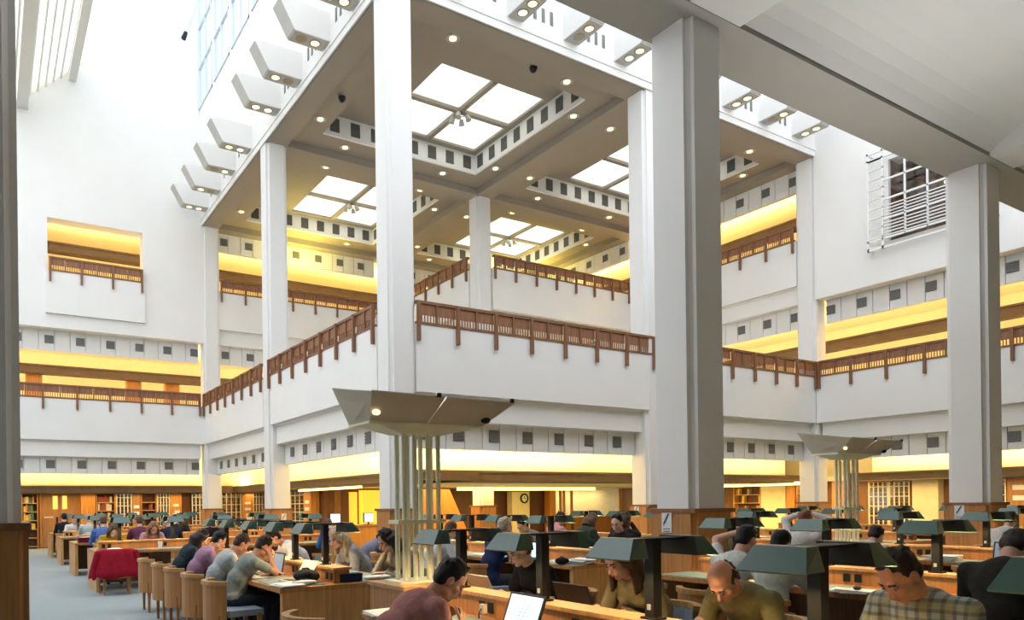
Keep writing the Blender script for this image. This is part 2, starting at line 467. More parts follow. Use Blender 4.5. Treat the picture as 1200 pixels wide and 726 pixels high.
struct('wall_left_blocker', MB().box(-10.3, -10, -14, Y2, 0, 10), M['white'])  # unseen wall, added to hold back low sky light from the left
for x, lab in ((1.5, 'orange cabinet end on the left wall gallery beside the left-edge pillar'), (4.95, 'orange cabinet end in the middle of the left wall gallery'), (6.4, 'orange cabinet end on the left wall gallery nearest the corner pillar')):
    t = thing('cabinet', lab, 'cabinet', (x, Y2 + 2.2, ST))
    MB().box(-.27, .27, -.2, .2, 0, 2.15).build('body', M['orange'], t); MB().box(-.29, .29, -.22, .22, 2.15, 2.19).build('top', M['oak'], t)
# ---- roof over the double bay: beams, soffits, coffers, skylights ----------
ZB, ZC, ZG = 12.13, 12.34, 12.92
bw = 0.32
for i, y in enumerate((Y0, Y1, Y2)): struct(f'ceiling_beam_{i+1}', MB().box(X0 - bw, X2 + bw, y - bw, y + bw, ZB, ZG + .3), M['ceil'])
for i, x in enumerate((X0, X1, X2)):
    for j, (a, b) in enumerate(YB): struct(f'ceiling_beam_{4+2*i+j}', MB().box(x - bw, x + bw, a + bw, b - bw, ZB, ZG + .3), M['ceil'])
wn_i = [0]
BN = {(0, 0): 'near left', (1, 0): 'near right', (0, 1): 'far left', (1, 1): 'far right'}
down = []
DSIDE = ['left side, nearer', 'left side, farther', 'right side, nearer', 'right side, farther', 'front side, left', 'front side, right', 'back side, left', 'back side, right']
M['vent2'] = pbr('coffer_vent_dark', (0.1, 0.1, 0.09), 0.7, var=0.1)
for bi, (xa, xb) in enumerate(BAYS):
    for bj, (ya, yb) in enumerate(YB):
        cx0, cx1, cy0, cy1 = xa + 1.1, xb - 1.05, ya + 1.1, yb - 1.25
        gx0, gx1, gy0, gy1 = cx0 + 1.72, cx1 - 0.2, cy0 + 1.4, cy1 - 0.25
        mb = MB()
        for q in ((xa + bw, cx0, ya + bw, yb - bw), (cx1, xb - bw, ya + bw, yb - bw), (cx0, cx1, ya + bw, cy0), (cx0, cx1, cy1, yb - bw)):
            mb.box(*q, ZC, ZC + 0.1)
        # coffer ceiling around the glass
        for q in ((cx0, gx0, cy0, cy1), (gx1, cx1, cy0, cy1), (gx0, gx1, cy0, gy0), (gx0, gx1, gy1, cy1)):
            mb.box(*q, ZG, ZG + 0.1)
        for s in (0.05,): 
            mb.box(cx0 - s, cx0, cy0, cy1, ZC + .1, ZG + .1); mb.box(cx0, cx1, cy0 - s, cy0, ZC + .1, ZG + .1)
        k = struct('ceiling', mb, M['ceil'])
        wl = MB().box(cx1 - .02, cx1 + 0.05, cy0, cy1, ZC - .03, ZG + .1).box(cx0, cx1 + .05, cy1 - .02, cy1 + .05, ZC - .03, ZG + .1)
        wl = struct('wall_coffer', wl, M['white'])
        mx = MB().box(-0.012, 0.0, -0.15, 0.15, -0.2, 0.2).mesh('vent_grille', M['vent2'])
        my = MB().box(-0.15, 0.15, -0.012, 0.0, -0.2, 0.2).mesh('vent_grille', M['vent2'])
        for i in range(8):
            inst('vent_grille', mx, wl, (cx1 - .02, cy0 + (cy1 - cy0) * (i + .5) / 8, ZC + 0.29))
            inst('vent_grille', my, wl, (cx0 + (cx1 - cx0) * (i + .5) / 8, cy1 - .02, ZC + 0.29))
        wn_i[0] += 1
        fx = struct(f'window_{wn_i[0]}', MB().box((gx0 + gx1) / 2 - .08, (gx0 + gx1) / 2 + .08, gy0, gy1, ZG - .02, ZG + .14).box(gx0, gx1, (gy0 + gy1) / 2 - .08, (gy0 + gy1) / 2 + .08, ZG - .02, ZG + .14), M['ceil'])
        for px in ((gx0, (gx0 + gx1) / 2 - .08), ((gx0 + gx1) / 2 + .08, gx1)):
            for py in ((gy0, (gy0 + gy1) / 2 - .08), ((gy0 + gy1) / 2 + .08, gy1)):
                MB().box(*px, *py, ZG + .06, ZG + .08).build('pane', M['skyglass'], fx)
        xm, ym = (gx0 + gx1) / 2, (gy0 + gy1) / 2
        t = thing('skylight_spot_cluster', f'small cluster of spotlights under the {BN[(bi, bj)]} skylight crossing', 'ceiling light', (xm, ym, ZG - .02))
        MB().cyl((0, 0, -.16), (0, 0, 0), .03, .03, 8).build('stem', M['lampgrey'], t)
        for q in range(4):
            a = q * PI / 2 + .78
            MB().cyl((.26 * math.cos(a), .26 * math.sin(a), -.26), (.2 * math.cos(a), .2 * math.sin(a), -.1), .09, .06, 10).build('spot', M['lampgrey'], t)
            MB().cyl((0, 0, -.12), (.2 * math.cos(a), .2 * math.sin(a), -.12), .015, .015, 6).build('bracket', M['lampgrey'], t)
        for (dx, dy) in ((xa + .72, ya + 1.9), (xa + .72, yb - 1.9), (xb - .7, ya + 1.9), (xb - .7, yb - 1.9), (xa + 2, ya + .72), (xb - 2, ya + .72), (xa + 2, yb - .75), (xb - 2, yb - .75)):
            down.append((dx, dy, (bi, bj), DSIDE[len(down) % 8]))
ring = MB()
for i in range(16):
    a, b = 2 * PI * i / 16, 2 * PI * (i + 1) / 16
    for (r0, z0, r1, z1) in ((0.17, 0, 0.12, 0), (0.17, 0.0, 0.17, 0.02),):
        ring.poly([(r0 * math.cos(a), r0 * math.sin(a), z0 - .02), (r0 * math.cos(b), r0 * math.sin(b), z0 - .02), (r1 * math.cos(b), r1 * math.sin(b), z1 - .02), (r1 * math.cos(a), r1 * math.sin(a), z1 - .02)])
ring = ring.mesh('trim_ring', M['lampgrey'])
disc = MB().cyl((0, 0, -.03), (0, 0, -.004), 0.09, 0.09, 16).mesh('lamp', M['bulb'])
for dx, dy, bay, side in down:
    t = thing('ceiling_downlight', f'round lit ceiling downlight at the {BN[bay]} skylight, {side} of two', 'ceiling light', (dx, dy, ZC), 0, f'downlights around the {BN[bay]} skylight')
    inst('trim_ring', ring, t); inst('lamp', disc, t)
# dome cameras
for (dx, dy, lab) in ((X0 + .75, Y0 + 4.2, 'dark dome camera under the left roof edge near the lamp row'), (X0 + 4.3, Y0 + .6, 'dark dome camera under the front roof edge above the near skylight')):
    t = thing('dome_camera', lab, 'camera', (dx, dy, ZC))
    MB().cyl((0, 0, -.05), (0, 0, 0), .1, .1, 14).build('mount', M['grey'], t)
    MB().ell((0, 0, -.06), .1, .1, .14).build('dome', M['black'], t, smooth=True)

# ---- outer faces of the roof edge with the lamp housings -------------------
FT = 15.4
struct('wall_roof_front', MB().box(X0 - .32, X2 + .32, Y0 - .36, Y0 - .30, ZB, FT), M['white'])
# clerestory wall over the left roof edge
wx0, wx1 = X0 - .36, X0 - .3
mb = MB().box(wx0, wx1, Y0 - .3, Y2 + .3, ZB, 16.5)
wins = []
for j in range(7):
    a = Y2 - .35 - j * 2.15
    wins.append((a - 1.85, a))
    mb.box(wx0, wx1 + .15, a - 2.15, a - 1.85, 16.5, 23)
mb.box(wx0, wx1 + .15, Y2 - .35, Y2 + .3, 16.5, 23); mb.box(wx0, wx1, wins[-1][0] - .3, Y2 + .3, 22.6, 24)
struct('wall_clerestory', mb, M['white'])
for j, (a, b) in enumerate(wins):
    f = MB()
    for q in ((a, a + .07), (b - .07, b), ((a + b) / 2 - .03, (a + b) / 2 + .03)): f.box(wx0 - .03, wx1, q[0], q[1], 16.5, 22.6)
    for z in (16.5, 18.0, 19.5, 21.0, 22.53): f.box(wx0 - .04, wx1, a, b, z, z + .07)
    f = struct(f'window_{wn_i[0]+1+j}', f, M['frame'])
    for q in ((a + .07, (a + b) / 2 - .03), ((a + b) / 2 + .03, b - .07)):
        for z in (16.5, 18.0, 19.5, 21.0): MB().box(wx0 + .02, wx0 + .03, q[0], q[1], z + .07, z + 1.5).build('pane', M['window'], f)
slot = MB().box(-.012, 0, -.045, .045, -.16, .16).mesh('slot', M['vent'])
slot2 = MB().box(-.045, .045, -.012, 0, -.16, .16).mesh('slot', M['vent'])
# housing: profile across (outwards a, up z), extruded along the wall
def housing(loc, rot, label, group, on=(1, 1)):
    t = thing('spotlight_housing', label, 'spotlight', loc, rot, group)
    # local: wall at y=0, outwards -y ; width along x
    prof = [(0, 0), (-.88, 0.0), (-1.22, 0.6), (-1.0, .68), (0, .68)]
    MB().extrude(prof, lambda u, v, w: (w, u, v), -.22, .22).build('shell', M['column'], t)
    MB().box(-.215, .215, -.88, -0.05, -.02, 0.0).build('base_plate', M['lampgrey'], t)
    e = MB().hexa([(-.22, -.91, 0.01), (.22, -.91, 0.01), (.22, -.88, 0.0), (-.22, -.88, 0.0), (-.22, -1.25, .61), (.22, -1.25, .61), (.22, -1.22, .6), (-.22, -1.22, .6)])
    e.build('end_plate', M['lampgrey'], t)
    for k, y in enumerate((-.64, -.30)):
        r = MB().cyl((0, y, -.028), (0, y, -.02), .14, .14, 16).build('reflector', M['bulboff'], t)
        MB().cyl((0, y, -.034), (0, y, -.02), .095, .11, 14).build('lamp', M['bulb'] if on[k] else M['bulboff'], r)
    return t
wf = MB().box(wx0 - .03, wx0, Y0, Y2, 12.3, 12.36)
wf = struct('trim_roof_edge_left', wf, M['white'])
ord_ = ('first', 'second', 'third', 'fourth', 'fifth', 'sixth', 'seventh', 'eighth')
ys = [14.5, 16.15, 17.95, 19.55, 22.15, 23.85, 25.6, 27.3]
for i, y in enumerate(ys):
    housing((wx0, y, 12.42), -PI / 2, f'white angled spotlight box, {ord_[7-i]} from the left end of the left roof edge', 'spotlight boxes along the left roof edge', ((1, 1), (0, 1), (1, 0), (1, 1))[i % 4])
    if i < 7 and i != 3:
        for q in (-.25, 0, .25): inst('slot', slot, wf, (wx0 - .001, (y + ys[i + 1]) / 2 + q, 12.85))
wf = struct('trim_roof_edge_front', MB().box(X0, X2, Y0 - .39, Y0 - .36, 12.3, 12.36), M['white'])
xs = [8.72, 10.36, 12.04, 13.7, 16.2, 17.86, 19.5, 21.1]
for i, x in enumerate(xs):
    lab = f'white two-lamp spotlight box, {ord_[i]} from the central pillar on front roof edge'
    housing((x, Y0 - .36, 12.48), 0, lab, 'spotlight boxes along the front roof edge', ((1, 1), (1, 1), (1, 0), (1, 1))[i % 4])
    if i < 7 and i != 3:
        for q in (-.25, 0, .25): inst('slot', slot2, wf, ((x + xs[i + 1]) / 2 + q, Y0 - .361, 12.85))

# ---- sloping atrium ceiling at the upper left -------------------------------
def zs(x): return 15.35 + .9 * (x - 1.12)
mb = MB().hexa([(.2, 8, zs(.2)), (3.1, 8, zs(3.1)), (3.1, Y2 - .3, zs(3.1)), (.2, Y2 - .3, zs(.2)), (.2, 8, zs(.2) + .2), (3.1, 8, zs(3.1) + .2), (3.1, Y2 - .3, zs(3.1) + .2), (.2, Y2 - .3, zs(.2) + .2)])
sc = struct('ceiling_sloping', mb, M['skyglass'])
rib = MB().box(-.03, .03, 8, Y2 - .3, -.05, 0.03).mesh('rib', M['white'])
for i in range(11): inst('rib', rib, sc, (.4 + i * .24, 0, zs(.4 + i * .24) - .02))
for i, (xa, xb) in enumerate(((.97, 1.3), (2.55, 2.8))):
    z = zs((xa + xb) / 2)
    struct(f'trim_ceiling_beam_{i+1}', MB().box(xa, xb, 8, Y2 - .3, z - .38, z), M['ceilgrey'])
# ---- near gallery over the camera -------------------------------------------
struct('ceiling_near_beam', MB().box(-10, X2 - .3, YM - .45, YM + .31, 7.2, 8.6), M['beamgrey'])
mb = MB().box(-10, X2 - .3, -14, YM - .5, 7.62, 7.9)
prof = [(0, 0), (0.5, 0), (0.5, .42), (.42, .42)]
struct('ceiling_near', mb, M['ceilgrey'])
mb = MB()
pr = [(YM - .46, 7.26), (YM - .46, 7.8), (YM - 1.7, 7.8), (YM - 1.7, 7.619), (YM - 1.4, 7.61), (YM - 1.15, 7.585), (YM - .92, 7.54), (YM - .74, 7.47), (YM - .6, 7.38)]
mb.extrude(pr, lambda u, v, w: (w, u, v), -10, X2 - .3)
struct('trim_cove_near', mb, M['ceilgrey'])
for i, x in enumerate((XM, X0, X1)):
    struct(f'ceiling_cross_beam_{i+1}', MB().box(x - .45, x + .45, -14, YM - .4, 7.21, 7.75), M['ceilgrey'])
struct('wall_back_blocker', MB().box(-10, X2 + 7, -14.3, -14, 0, 8), M['cream'])  # unseen wall behind the camera, added to block light on rear-facing sides

M['clear'] = glass('clear_glass', (.97, .98, .97), .02)
# ---- lattice window on the right wall ----------------------------------------
xw = X2 - .3
wn_i[0] += 8
f = MB()
lo, hi = GY0 - .4, GY1 + .4
def lat(y0, y1, z0, z1, d0=.0, d1=.05): f.box(xw - .25 - d1, xw - .25 - d0, y0, y1, z0, z1)
for y in (lo, GY1, ): lat(y, y + .05, GZ0 - .25, GZ1 + .25)
lat(hi, hi + .05, GZ0 - .25, GZ1 + .25); lat(GY0, GY0 + .05, GZ0 - .25, GZ1 + .25)
for z in (GZ0 - .25, GZ0, GZ1, GZ1 + .2): lat(lo, hi + .05, z, z + .05)
for i in range(10):
    z = GZ0 - .2 + i * .28; lat(GY1, hi, z, z + .03); lat(lo, GY0, z, z + .03)
for i in range(1, 4):
    y = GY0 + (GY1 - GY0) * i / 4; lat(y - .02, y + .02, GZ0, GZ1)
for z in (GZ0 + .55, GZ0 + 1.1, GZ0 + 1.65): lat(GY0, GY1, z, z + .05)
for z in (.08, .17, .26, .35, .44, .65, .74, .83, .92): lat(GY0, GY1, GZ0 + z, GZ0 + z + .025)
for y in (lo, hi):
    for z in (GZ0 - .2, GZ1 + .2): f.box(xw - .3, xw, y, y + .04, z, z + .04)
f = struct(f'window_{wn_i[0]}', f, M['white'])
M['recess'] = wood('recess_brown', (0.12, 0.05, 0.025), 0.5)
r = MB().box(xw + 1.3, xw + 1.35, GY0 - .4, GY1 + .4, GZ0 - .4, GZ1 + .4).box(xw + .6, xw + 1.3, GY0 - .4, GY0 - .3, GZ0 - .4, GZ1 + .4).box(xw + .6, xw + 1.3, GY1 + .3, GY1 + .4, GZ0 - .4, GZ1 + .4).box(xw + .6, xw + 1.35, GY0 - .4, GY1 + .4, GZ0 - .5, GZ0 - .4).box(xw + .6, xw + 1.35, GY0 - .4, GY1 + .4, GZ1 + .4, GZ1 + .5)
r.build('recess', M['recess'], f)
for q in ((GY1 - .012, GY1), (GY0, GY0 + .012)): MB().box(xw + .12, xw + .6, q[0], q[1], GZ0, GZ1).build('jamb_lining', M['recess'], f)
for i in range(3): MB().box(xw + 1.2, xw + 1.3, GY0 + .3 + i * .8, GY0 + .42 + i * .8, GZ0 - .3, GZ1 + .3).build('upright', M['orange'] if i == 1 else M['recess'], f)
MB().box(xw + 1.0, xw + 1.28, GY0 + .5, GY0 + 1.3, GZ0 + 1.5, GZ0 + 1.56).build('picture_light', M['bulb'], f)
MB().box(xw + .02, xw + .03, GY0, GY1, GZ0, GZ1).build('pane', M['clear'], f)

# added warm lights without fittings, brightening the two farther coffers
for lx, ly in ((X0 + 3.7, Y2 - 1.0), (X2 - 1.2, Y2 - 2.4)):
    area_light('coffer_fill_light', (lx, ly, 10.9), 1.6, (PI, 0, 0), 80, (1, .8, .15))

t = thing('bracket_lamp', 'thin white rod lamp with dark tip high by the clerestory windows', 'lamp', (6.41, 27.6, 18.92))
MB().cyl((0, 0, 0), (.62, 0, 1.83), .05, .05, 8).build('rod', M['frame'], t); MB().cyl((-.09, 0, -.26), (0, 0, 0), .09, .07, 10).build('head', M['dark'], t)
# ================================================================ READING DESKS
def desk(loc, rot, L, label, seats):
    """double reading desk, long axis = local Y, readers on both sides"""
    t = thing('reading_desk', label, 'desk', loc, rot, 'long double reading desks')
    hw = 0.68
    MB().box(-hw, hw, 0, L, 0.675, 0.72).build('table_top', M['oak'], t)
    for y in (0.0, L - .06): MB().box(-hw + .02, hw - .02, y, y + .06, 0, 0.675).build('end_panel', M['oaklight'], t)
    MB().box(-.03, .03, .06, L - .06, .1, .675).build('modesty_panel', M['oakdark'], t)
    n = max(1, round(L / .92)); st = L / n
    for i in range(1, n): MB().box(-.35, .35, i * st - .02, i * st + .02, 0.05, .675).build('support', M['oakdark'], t)
    dv = MB().box(-.085, .085, .12, L - .12, .72, .85).build('divider', M['oak'], t)
    MB().box(-.10, .10, .10, L - .10, .85, .875).build('divider_cap', M['oaklight'], t)
    lm = MB().box(-.23, .23, -st / 2 + .07, st / 2 - .07, .718, .725).mesh('leather_inset', M['leather'])
    sk = MB().box(-.004, .004, -.03, .03, -.035, .035).mesh('socket', M['dark'])
    for i in range(n):
        y = (i + .5) * st
        for s in (-1, 1):
            inst('leather_inset', lm, t, (s * .42, y, 0))
            for q in (-.3, -.2): inst('socket', sk, dv, (s * .088, y + q, .785))
    return t
LAMP = {}
def lamp_proto():
    me = {}
    me['post'] = MB().box(-.03, .03, -.03, .03, .0, .425).box(-.045, .045, -.05, .05, 0, .012).mesh('post', M['dark'])
    me['arm'] = MB().box(-.24, .24, -.06, .06, .418, .43).mesh('arm', M['dark'])
    for s in (-1, 1):
        o, i = MB(), MB()
        B, Tt, z0, z1 = .155, .115, .335, .435
        def sh(mb, e, mi=0):
            xo, xt, xi = s * (.335 - e), s * (.265 - e), s * .185
            b, tt, zt = B - e, Tt - e, z1 - e
            P = [(xo, -b, z0), (xo, b, z0), (xt, tt, zt), (xt, -tt, zt), (xi, -b * .9, z0), (xi, b * .9, z0), (xi, tt, zt), (xi, -tt, zt)]
            mb.add(P, [(0, 1, 2, 3), (0, 3, 7, 4), (1, 5, 6, 2), (2, 6, 7, 3)], mi)
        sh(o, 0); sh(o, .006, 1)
        xi = s * .183; o.add([(xi, -B * .9, z0), (xi, B * .9, z0), (xi, Tt, z1 - .002), (xi, -Tt, z1 - .002)], [(0, 1, 2, 3)], 1)  # near-black sheet closing the hood, in place of its unlit inside
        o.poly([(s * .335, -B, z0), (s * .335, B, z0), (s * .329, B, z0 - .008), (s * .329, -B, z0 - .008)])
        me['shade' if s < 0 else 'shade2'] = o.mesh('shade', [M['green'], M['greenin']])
    me['tube'] = MB().cyl((0, -.1, 0), (0, .1, 0), .012, .012, 8).mesh('lamp_tube', M['tube'])
    me['switch'] = MB().box(-.036, -.03, -.012, .012, .05, .08).mesh('switch', M['grey'])
    return me
LM = lamp_proto()
def lamp(x, y, rot, label, z=.875):
    t = thing('reading_lamp', label, 'desk lamp', (x, y, z), rot, 'twin-shade reading lamps')
    inst('post', LM['post'], t); inst('arm', LM['arm'], t)
    a = inst('shade', LM['shade'], t); b = inst('shade', LM['shade2'], t)
    inst('lamp_tube', LM['tube'], a, (-.25, 0, .385)); inst('lamp_tube', LM['tube'], b, (.25, 0, .385))
    inst('switch', LM['switch'], t)
    return t
ORD = ['first', 'second', 'third', 'fourth', 'fifth', 'sixth', 'seventh', 'eighth', 'ninth', 'tenth']
# desk rows running away from the camera (along Y)
def yrow(x, y0, y1, posts, label, lamplab):
    desk((x, y0, 0), 0, y1 - y0, label, 0)
    for i, y in enumerate(posts): lamp(x, y, 0, lamplab.format(ORD[i]))
R1, R2, R3, R4, R5 = 3.0, 6.7, 10.5, 14.2, 17.95
yrow(R1, .1, 4.82, [.9, 1.8, 2.7, 3.6, 4.53], 'nearest oak reading desk, between the camera and the tall uplighter tower', 'green twin-shade lamp on the nearest desk, {} from the right picture edge')
yrow(R1, 6.57, 11.35, [7.1, 7.97, 8.9, 9.87, 10.8], 'oak reading desk beyond the uplighter tower, used by the grey T-shirt man', 'twin-shade lamp on the desk beyond the uplighter tower, {} from the tower')
yrow(R2, .4, 5.4, [2.05, 3.0, 3.93, 4.95], 'oak reading desk in front of the big near pillar, second row from the left', 'green twin-shade lamp on the desk before the big pillar, {} from the right')
yrow(R2, 6.68, 11.6, [7.85, 8.85, 9.8, 10.75], 'oak reading desk left of the big near pillar, behind the black-shirted reader', 'twin-shade lamp on the desk left of the big pillar, {} from its near end')
yrow(R3, 1.2, 5.5, [2.2, 3.2, 4.15, 5.15], 'oak reading desk in front of the far uplighter tower at right', 'green twin-shade lamp on the desk before the far uplighter tower, {} from the right')
yrow(R3, 6.3, 11.9, [7.3, 8.25, 9.2, 10.16, 11.2], 'oak reading desk running back behind the big near pillar', 'twin-shade lamp on the desk behind the far uplighter tower, {} from the tower')
yrow(R4, 2.4, 5.55, [3.4, 4.3, 5.2], 'oak reading desk right of the right-hand pillar', 'twin-shade lamp right of the right-hand pillar, {} from the picture edge')
yrow(R4, 6.6, 11.9, [7.05, 8.1, 9.1, 10.0, 11.0], 'oak reading desk left of the right-hand pillar, fourth row', 'twin-shade lamp on the fourth row left of the right pillar, {} from the pillar')
yrow(R5, 4.0, 11.9, [5.5, 6.6, 7.7, 8.8, 9.9, 11.0], 'oak reading desk in the fifth row close to the right wall', 'twin-shade lamp on the fifth row near the right wall, {} from the right')
# desk rows across the left side (along X)
def xrow(y, x0, x1, posts, label, lamplab):
    desk((x0, y, 0), -PI / 2, x1 - x0, label, 0)
    for i, x in enumerate(posts): lamp(x, y, -PI / 2, lamplab.format(ORD[i]))
LROWS = [14.75, 18.4, 22.0, 25.5]
px_ = [2.1, 3.05, 4.0, 4.95, 5.9]
for k, (y, w) in enumerate(zip(LROWS, ('nearest', 'second', 'third', 'farthest'))):
    xrow(y, 1.62, 6.55, px_, f'oak desk at the left aisle, {w} of the four left rows' + (', behind the red jacket' if k == 0 else ''), 'twin-shade lamp on the ' + w + ' left-hand desk row, {} from the aisle')

# ================================================================ CHAIRS
def arc_band(r0, r1, z0, z1, a0, a1, n, squash=1.0, fwd=0.0, ends=True):
    mb = MB(); vs = []
    pts = []
    for i in range(n + 1):
        a = a0 + (a1 - a0) * i / n; pts.append((math.cos(a), math.sin(a)))
    row = []
    if fwd: pass
    for c_, s_ in pts: row.append([(r1 * c_, r1 * s_), (r0 * c_, r0 * s_)])
    if fwd:
        row = [[(fwd, row[0][0][1]), (fwd, row[0][1][1])]] + row + [[(fwd, row[-1][0][1]), (fwd, row[-1][1][1])]]
    m = len(row)
    for o, i in row: vs += [(*o, z0), (*i, z0), (*i, z1), (*o, z1)]
    fs = []
    for k in range(m - 1):
        a, b = 4 * k, 4 * k + 4
        for j in range(4): fs.append((a + j, b + j, b + (j + 1) % 4, a + (j + 1) % 4))
    fs += [(0, 1, 2, 3), (4 * m - 1, 4 * m - 2, 4 * m - 3, 4 * m - 4)]
    return mb.add(vs, fs)
CH = {}
AR = (PI - 1.12, PI + 1.12)
CH['rim'] = arc_band(.255, .31, .715, .755, *AR, 14).mesh('rim', M['oaklight'])
CH['shell'] = arc_band(.275, .295, .28, .715, PI - 1.08, PI + 1.08, 14).mesh('back_shell', M['oak'])
CH['pad'] = arc_band(.245, .275, .45, .71, PI * .70, PI * 1.30, 8).mesh('back_pad', M['blueup'])
CH['seat'] = MB().extrude([(.24, -.25), (.24, .25), (-.1, .255), (-.22, .12), (-.22, -.12), (-.1, -.255)], lambda u, v, w: (u, v, w), .40, .46).mesh('seat', M['blueup'])
CH['leg'] = MB().hexa([(-.015, -.015, 0), (.015, -.015, 0), (.015, .015, 0), (-.015, .015, 0), (-.022, -.022, .42), (.022, -.022, .42), (.022, .022, .42), (-.022, .022, .42)]).mesh('leg', M['oak'])
def chair(x, y, rot, label, group='round-backed oak library chairs'):
    t = thing('library_chair', label, 'chair', (x, y, 0), rot, group)
    inst('rim', CH['rim'], t); inst('back_shell', CH['shell'], t); inst('back_pad', CH['pad'], t); inst('seat', CH['seat'], t)
    for lx, ly in ((.2, .23), (.2, -.23), (-.19, .2), (-.19, -.2)): inst('leg', CH['leg'], t, (lx, ly, 0))
    return t

# ================================================================ UPLIGHTER TOWERS
def tower(x, y, label, boxlab):
    b = thing('tower_plinth', boxlab, 'plinth', (x, y, 0), 0)
    MB().box(-.29, .29, -.29, .29, 0, .84).build('box', M['oak'], b)
    MB().box(-.31, .31, -.31, .31, .84, .87).build('cap', M['oaklight'], b)
    t = thing('uplighter_tower', label, 'floor lamp', (x, y, .87), 0, 'pale green uplighter towers')
    MB().box(-.24, .24, -.14, .14, 0, .02).build('base', M['leaf'], t)
    pole = MB().cyl((0, 0, 0.02), (0, 0, 1.22), .0195, .0195, 10).mesh('pole', M['leaf'])
    for cx_ in (-.105, .115):
        for dx in (-.048, .048):
            for dy in (-.06, .06): inst('pole', pole, t, (cx_ + dx, dy, 0))
    MB().box(-.22, .22, -.085, .085, .47, .50).build('ring', M['leaf'], t)
    neck = [(-.2, -.1, 1.18), (.2, -.1, 1.18), (.2, .1, 1.18), (-.2, .1, 1.18), (-.47, -.16, 1.255), (.5, -.18, 1.255), (.5, .2, 1.255), (-.47, .2, 1.255)]
    MB().hexa(neck).build('neck', M['leaf'], t)
    MB().hexa([(-.51, -.17, 1.24), (.51, -.21, 1.24), (.51, .21, 1.24), (-.51, .21, 1.24), (-.51, -.175, 1.258), (.51, -.215, 1.258), (.51, .215, 1.258), (-.51, .215, 1.258)]).build('lip', M['leaf'], t)
    bo = [(-.5, -.16, 1.25), (.5, -.2, 1.25), (.5, .2, 1.25), (-.5, .2, 1.25)]
    to = [(-.61, -.42, 1.44), (.68, -.42, 1.43), (.72, .40, 1.56), (-.57, .38, 1.57)]
    MB().hexa([(*p[:2], p[2] - .0) for p in bo] + [(p[0], p[1], p[2] + .02) for p in bo]).build('tray', M['dish'], t)
    nrm = ('front_panel', 'end_panel', 'rear_panel', 'end_panel')
    for i in range(4):
        j = (i + 1) % 4
        a, b2, c_, d = map(Vector, (bo[i], bo[j], to[j], to[i]))
        k = (b2 - a).cross(d - a).normalized() * -.012
        parts = [(0, 1)] if i % 2 else [(0, .485), (.495, 1)]
        for f0, f1 in parts:
            q = [a.lerp(b2, f0), a.lerp(b2, f1), d.lerp(c_, f1), d.lerp(c_, f0)]
            MB().hexa(q + [v + k for v in q]).build(nrm[i], M['dish'], t)
    MB().ell((-.5, -.27, 1.31), .034, .022, .022).build('spot_lamp', M['bulb'], t, smooth=True)
    MB().ell((.5, -.26, 1.30), .045, .03, .03).build('spot_socket', M['dark'], t, smooth=True)
    for x_ in (-.05, .64): MB().cyl((x_, -.43, 1.43), (x_, -.43, 1.46), .02, .02, 8).build('bolt', M['dark'], t)
    area_light('tower_uplight', (x, y, .87 + 1.5), 1.1, (PI + .55, 0, 0), 75, (.97, .98, 1), .5, math.radians(140))
    return t
tower(2.97, 5.12, 'pale green uplighter tower with wide grey tray, nearest, left of centre', 'square oak plinth under the nearer uplighter tower')
tower(10.5, 5.86, 'pale uplighter tower with wide grey tray, farther one at right', 'square oak plinth under the farther uplighter tower')
# ================================================================ GROUND FLOOR BACKGROUND
R31, RB2, RA2 = Run('x', 31.0), Run('y', X0 + 3.0), Run('x', Y1 + .6)
struct('wall_ground_far', MB().box(LX, X0 + 3.2, 31.05, 31.2, 0, 2.2), M['oakdark'])
struct('wall_ground_inner', MB().box(X0 + 3.05, X0 + 3.2, 25.0, 31.05, 0, 2.2), M['oakdark'])
struct('wall_ground_middle', MB().box(X0 + 3.2, 21.3, 25.05, 25.2, 0, 2.2).box(21.3, X2 + 8, 26.6, 26.7, 0, 2.2), M['recess'])
struct('wall_ground_right', MB().box(X2 + 3.2, X2 + 3.4, RY, 25, 0, 2.2), M['oakdark'])
BOOKC = [('red', (.3, .05, .03)), ('brown', (.16, .07, .03)), ('cream', (.6, .5, .34)), ('dark blue', (.03, .05, .1)), ('green', (.05, .2, .06)), ('yellow', (.7, .45, .06)), ('black', (.03, .03, .03)), ('tan', (.42, .24, .11))]
for n_, c_ in BOOKC: M['book_' + n_] = pbr('book_cloth_' + n_.replace(' ', '_'), c_, .65, var=.15, scale=9)
bookme = {}
nbooks = [0]
def books(run, s0, s1, n, z, zmax, where, cols, fill=1.0):
    s = s0 + .02
    while s < s1 - .12 and nbooks[0] < 295:
        w = random.choice((.05, .065, .08, .1)); h = random.choice((.2, .23, .26))
        h = min(h, zmax - z - .02)
        if random.random() > fill: s += w * 2; continue
        cn = random.choice(cols); k = (run.axis, w, round(h, 2), cn)
        if k not in bookme:
            mb = MB()
            if run.axis == 'x': mb.box(0, w - .006, -.09, .09, 0, h).box(.004, w - .01, -.085, .086, h - .001, h + .001)
            else: mb.box(-.09, .09, 0, w - .006, 0, h).box(-.085, .086, .004, w - .01, h - .001, h + .001)
            bookme[k] = mb.mesh('book', M['book_' + cn])
        o = inst('book', bookme[k], None, run.at(s, n, z)); nbooks[0] += 1
        tag(o, f'{cn} book on the shelves of {where}', 'book', f'{cn} books on {where}')
        s += w
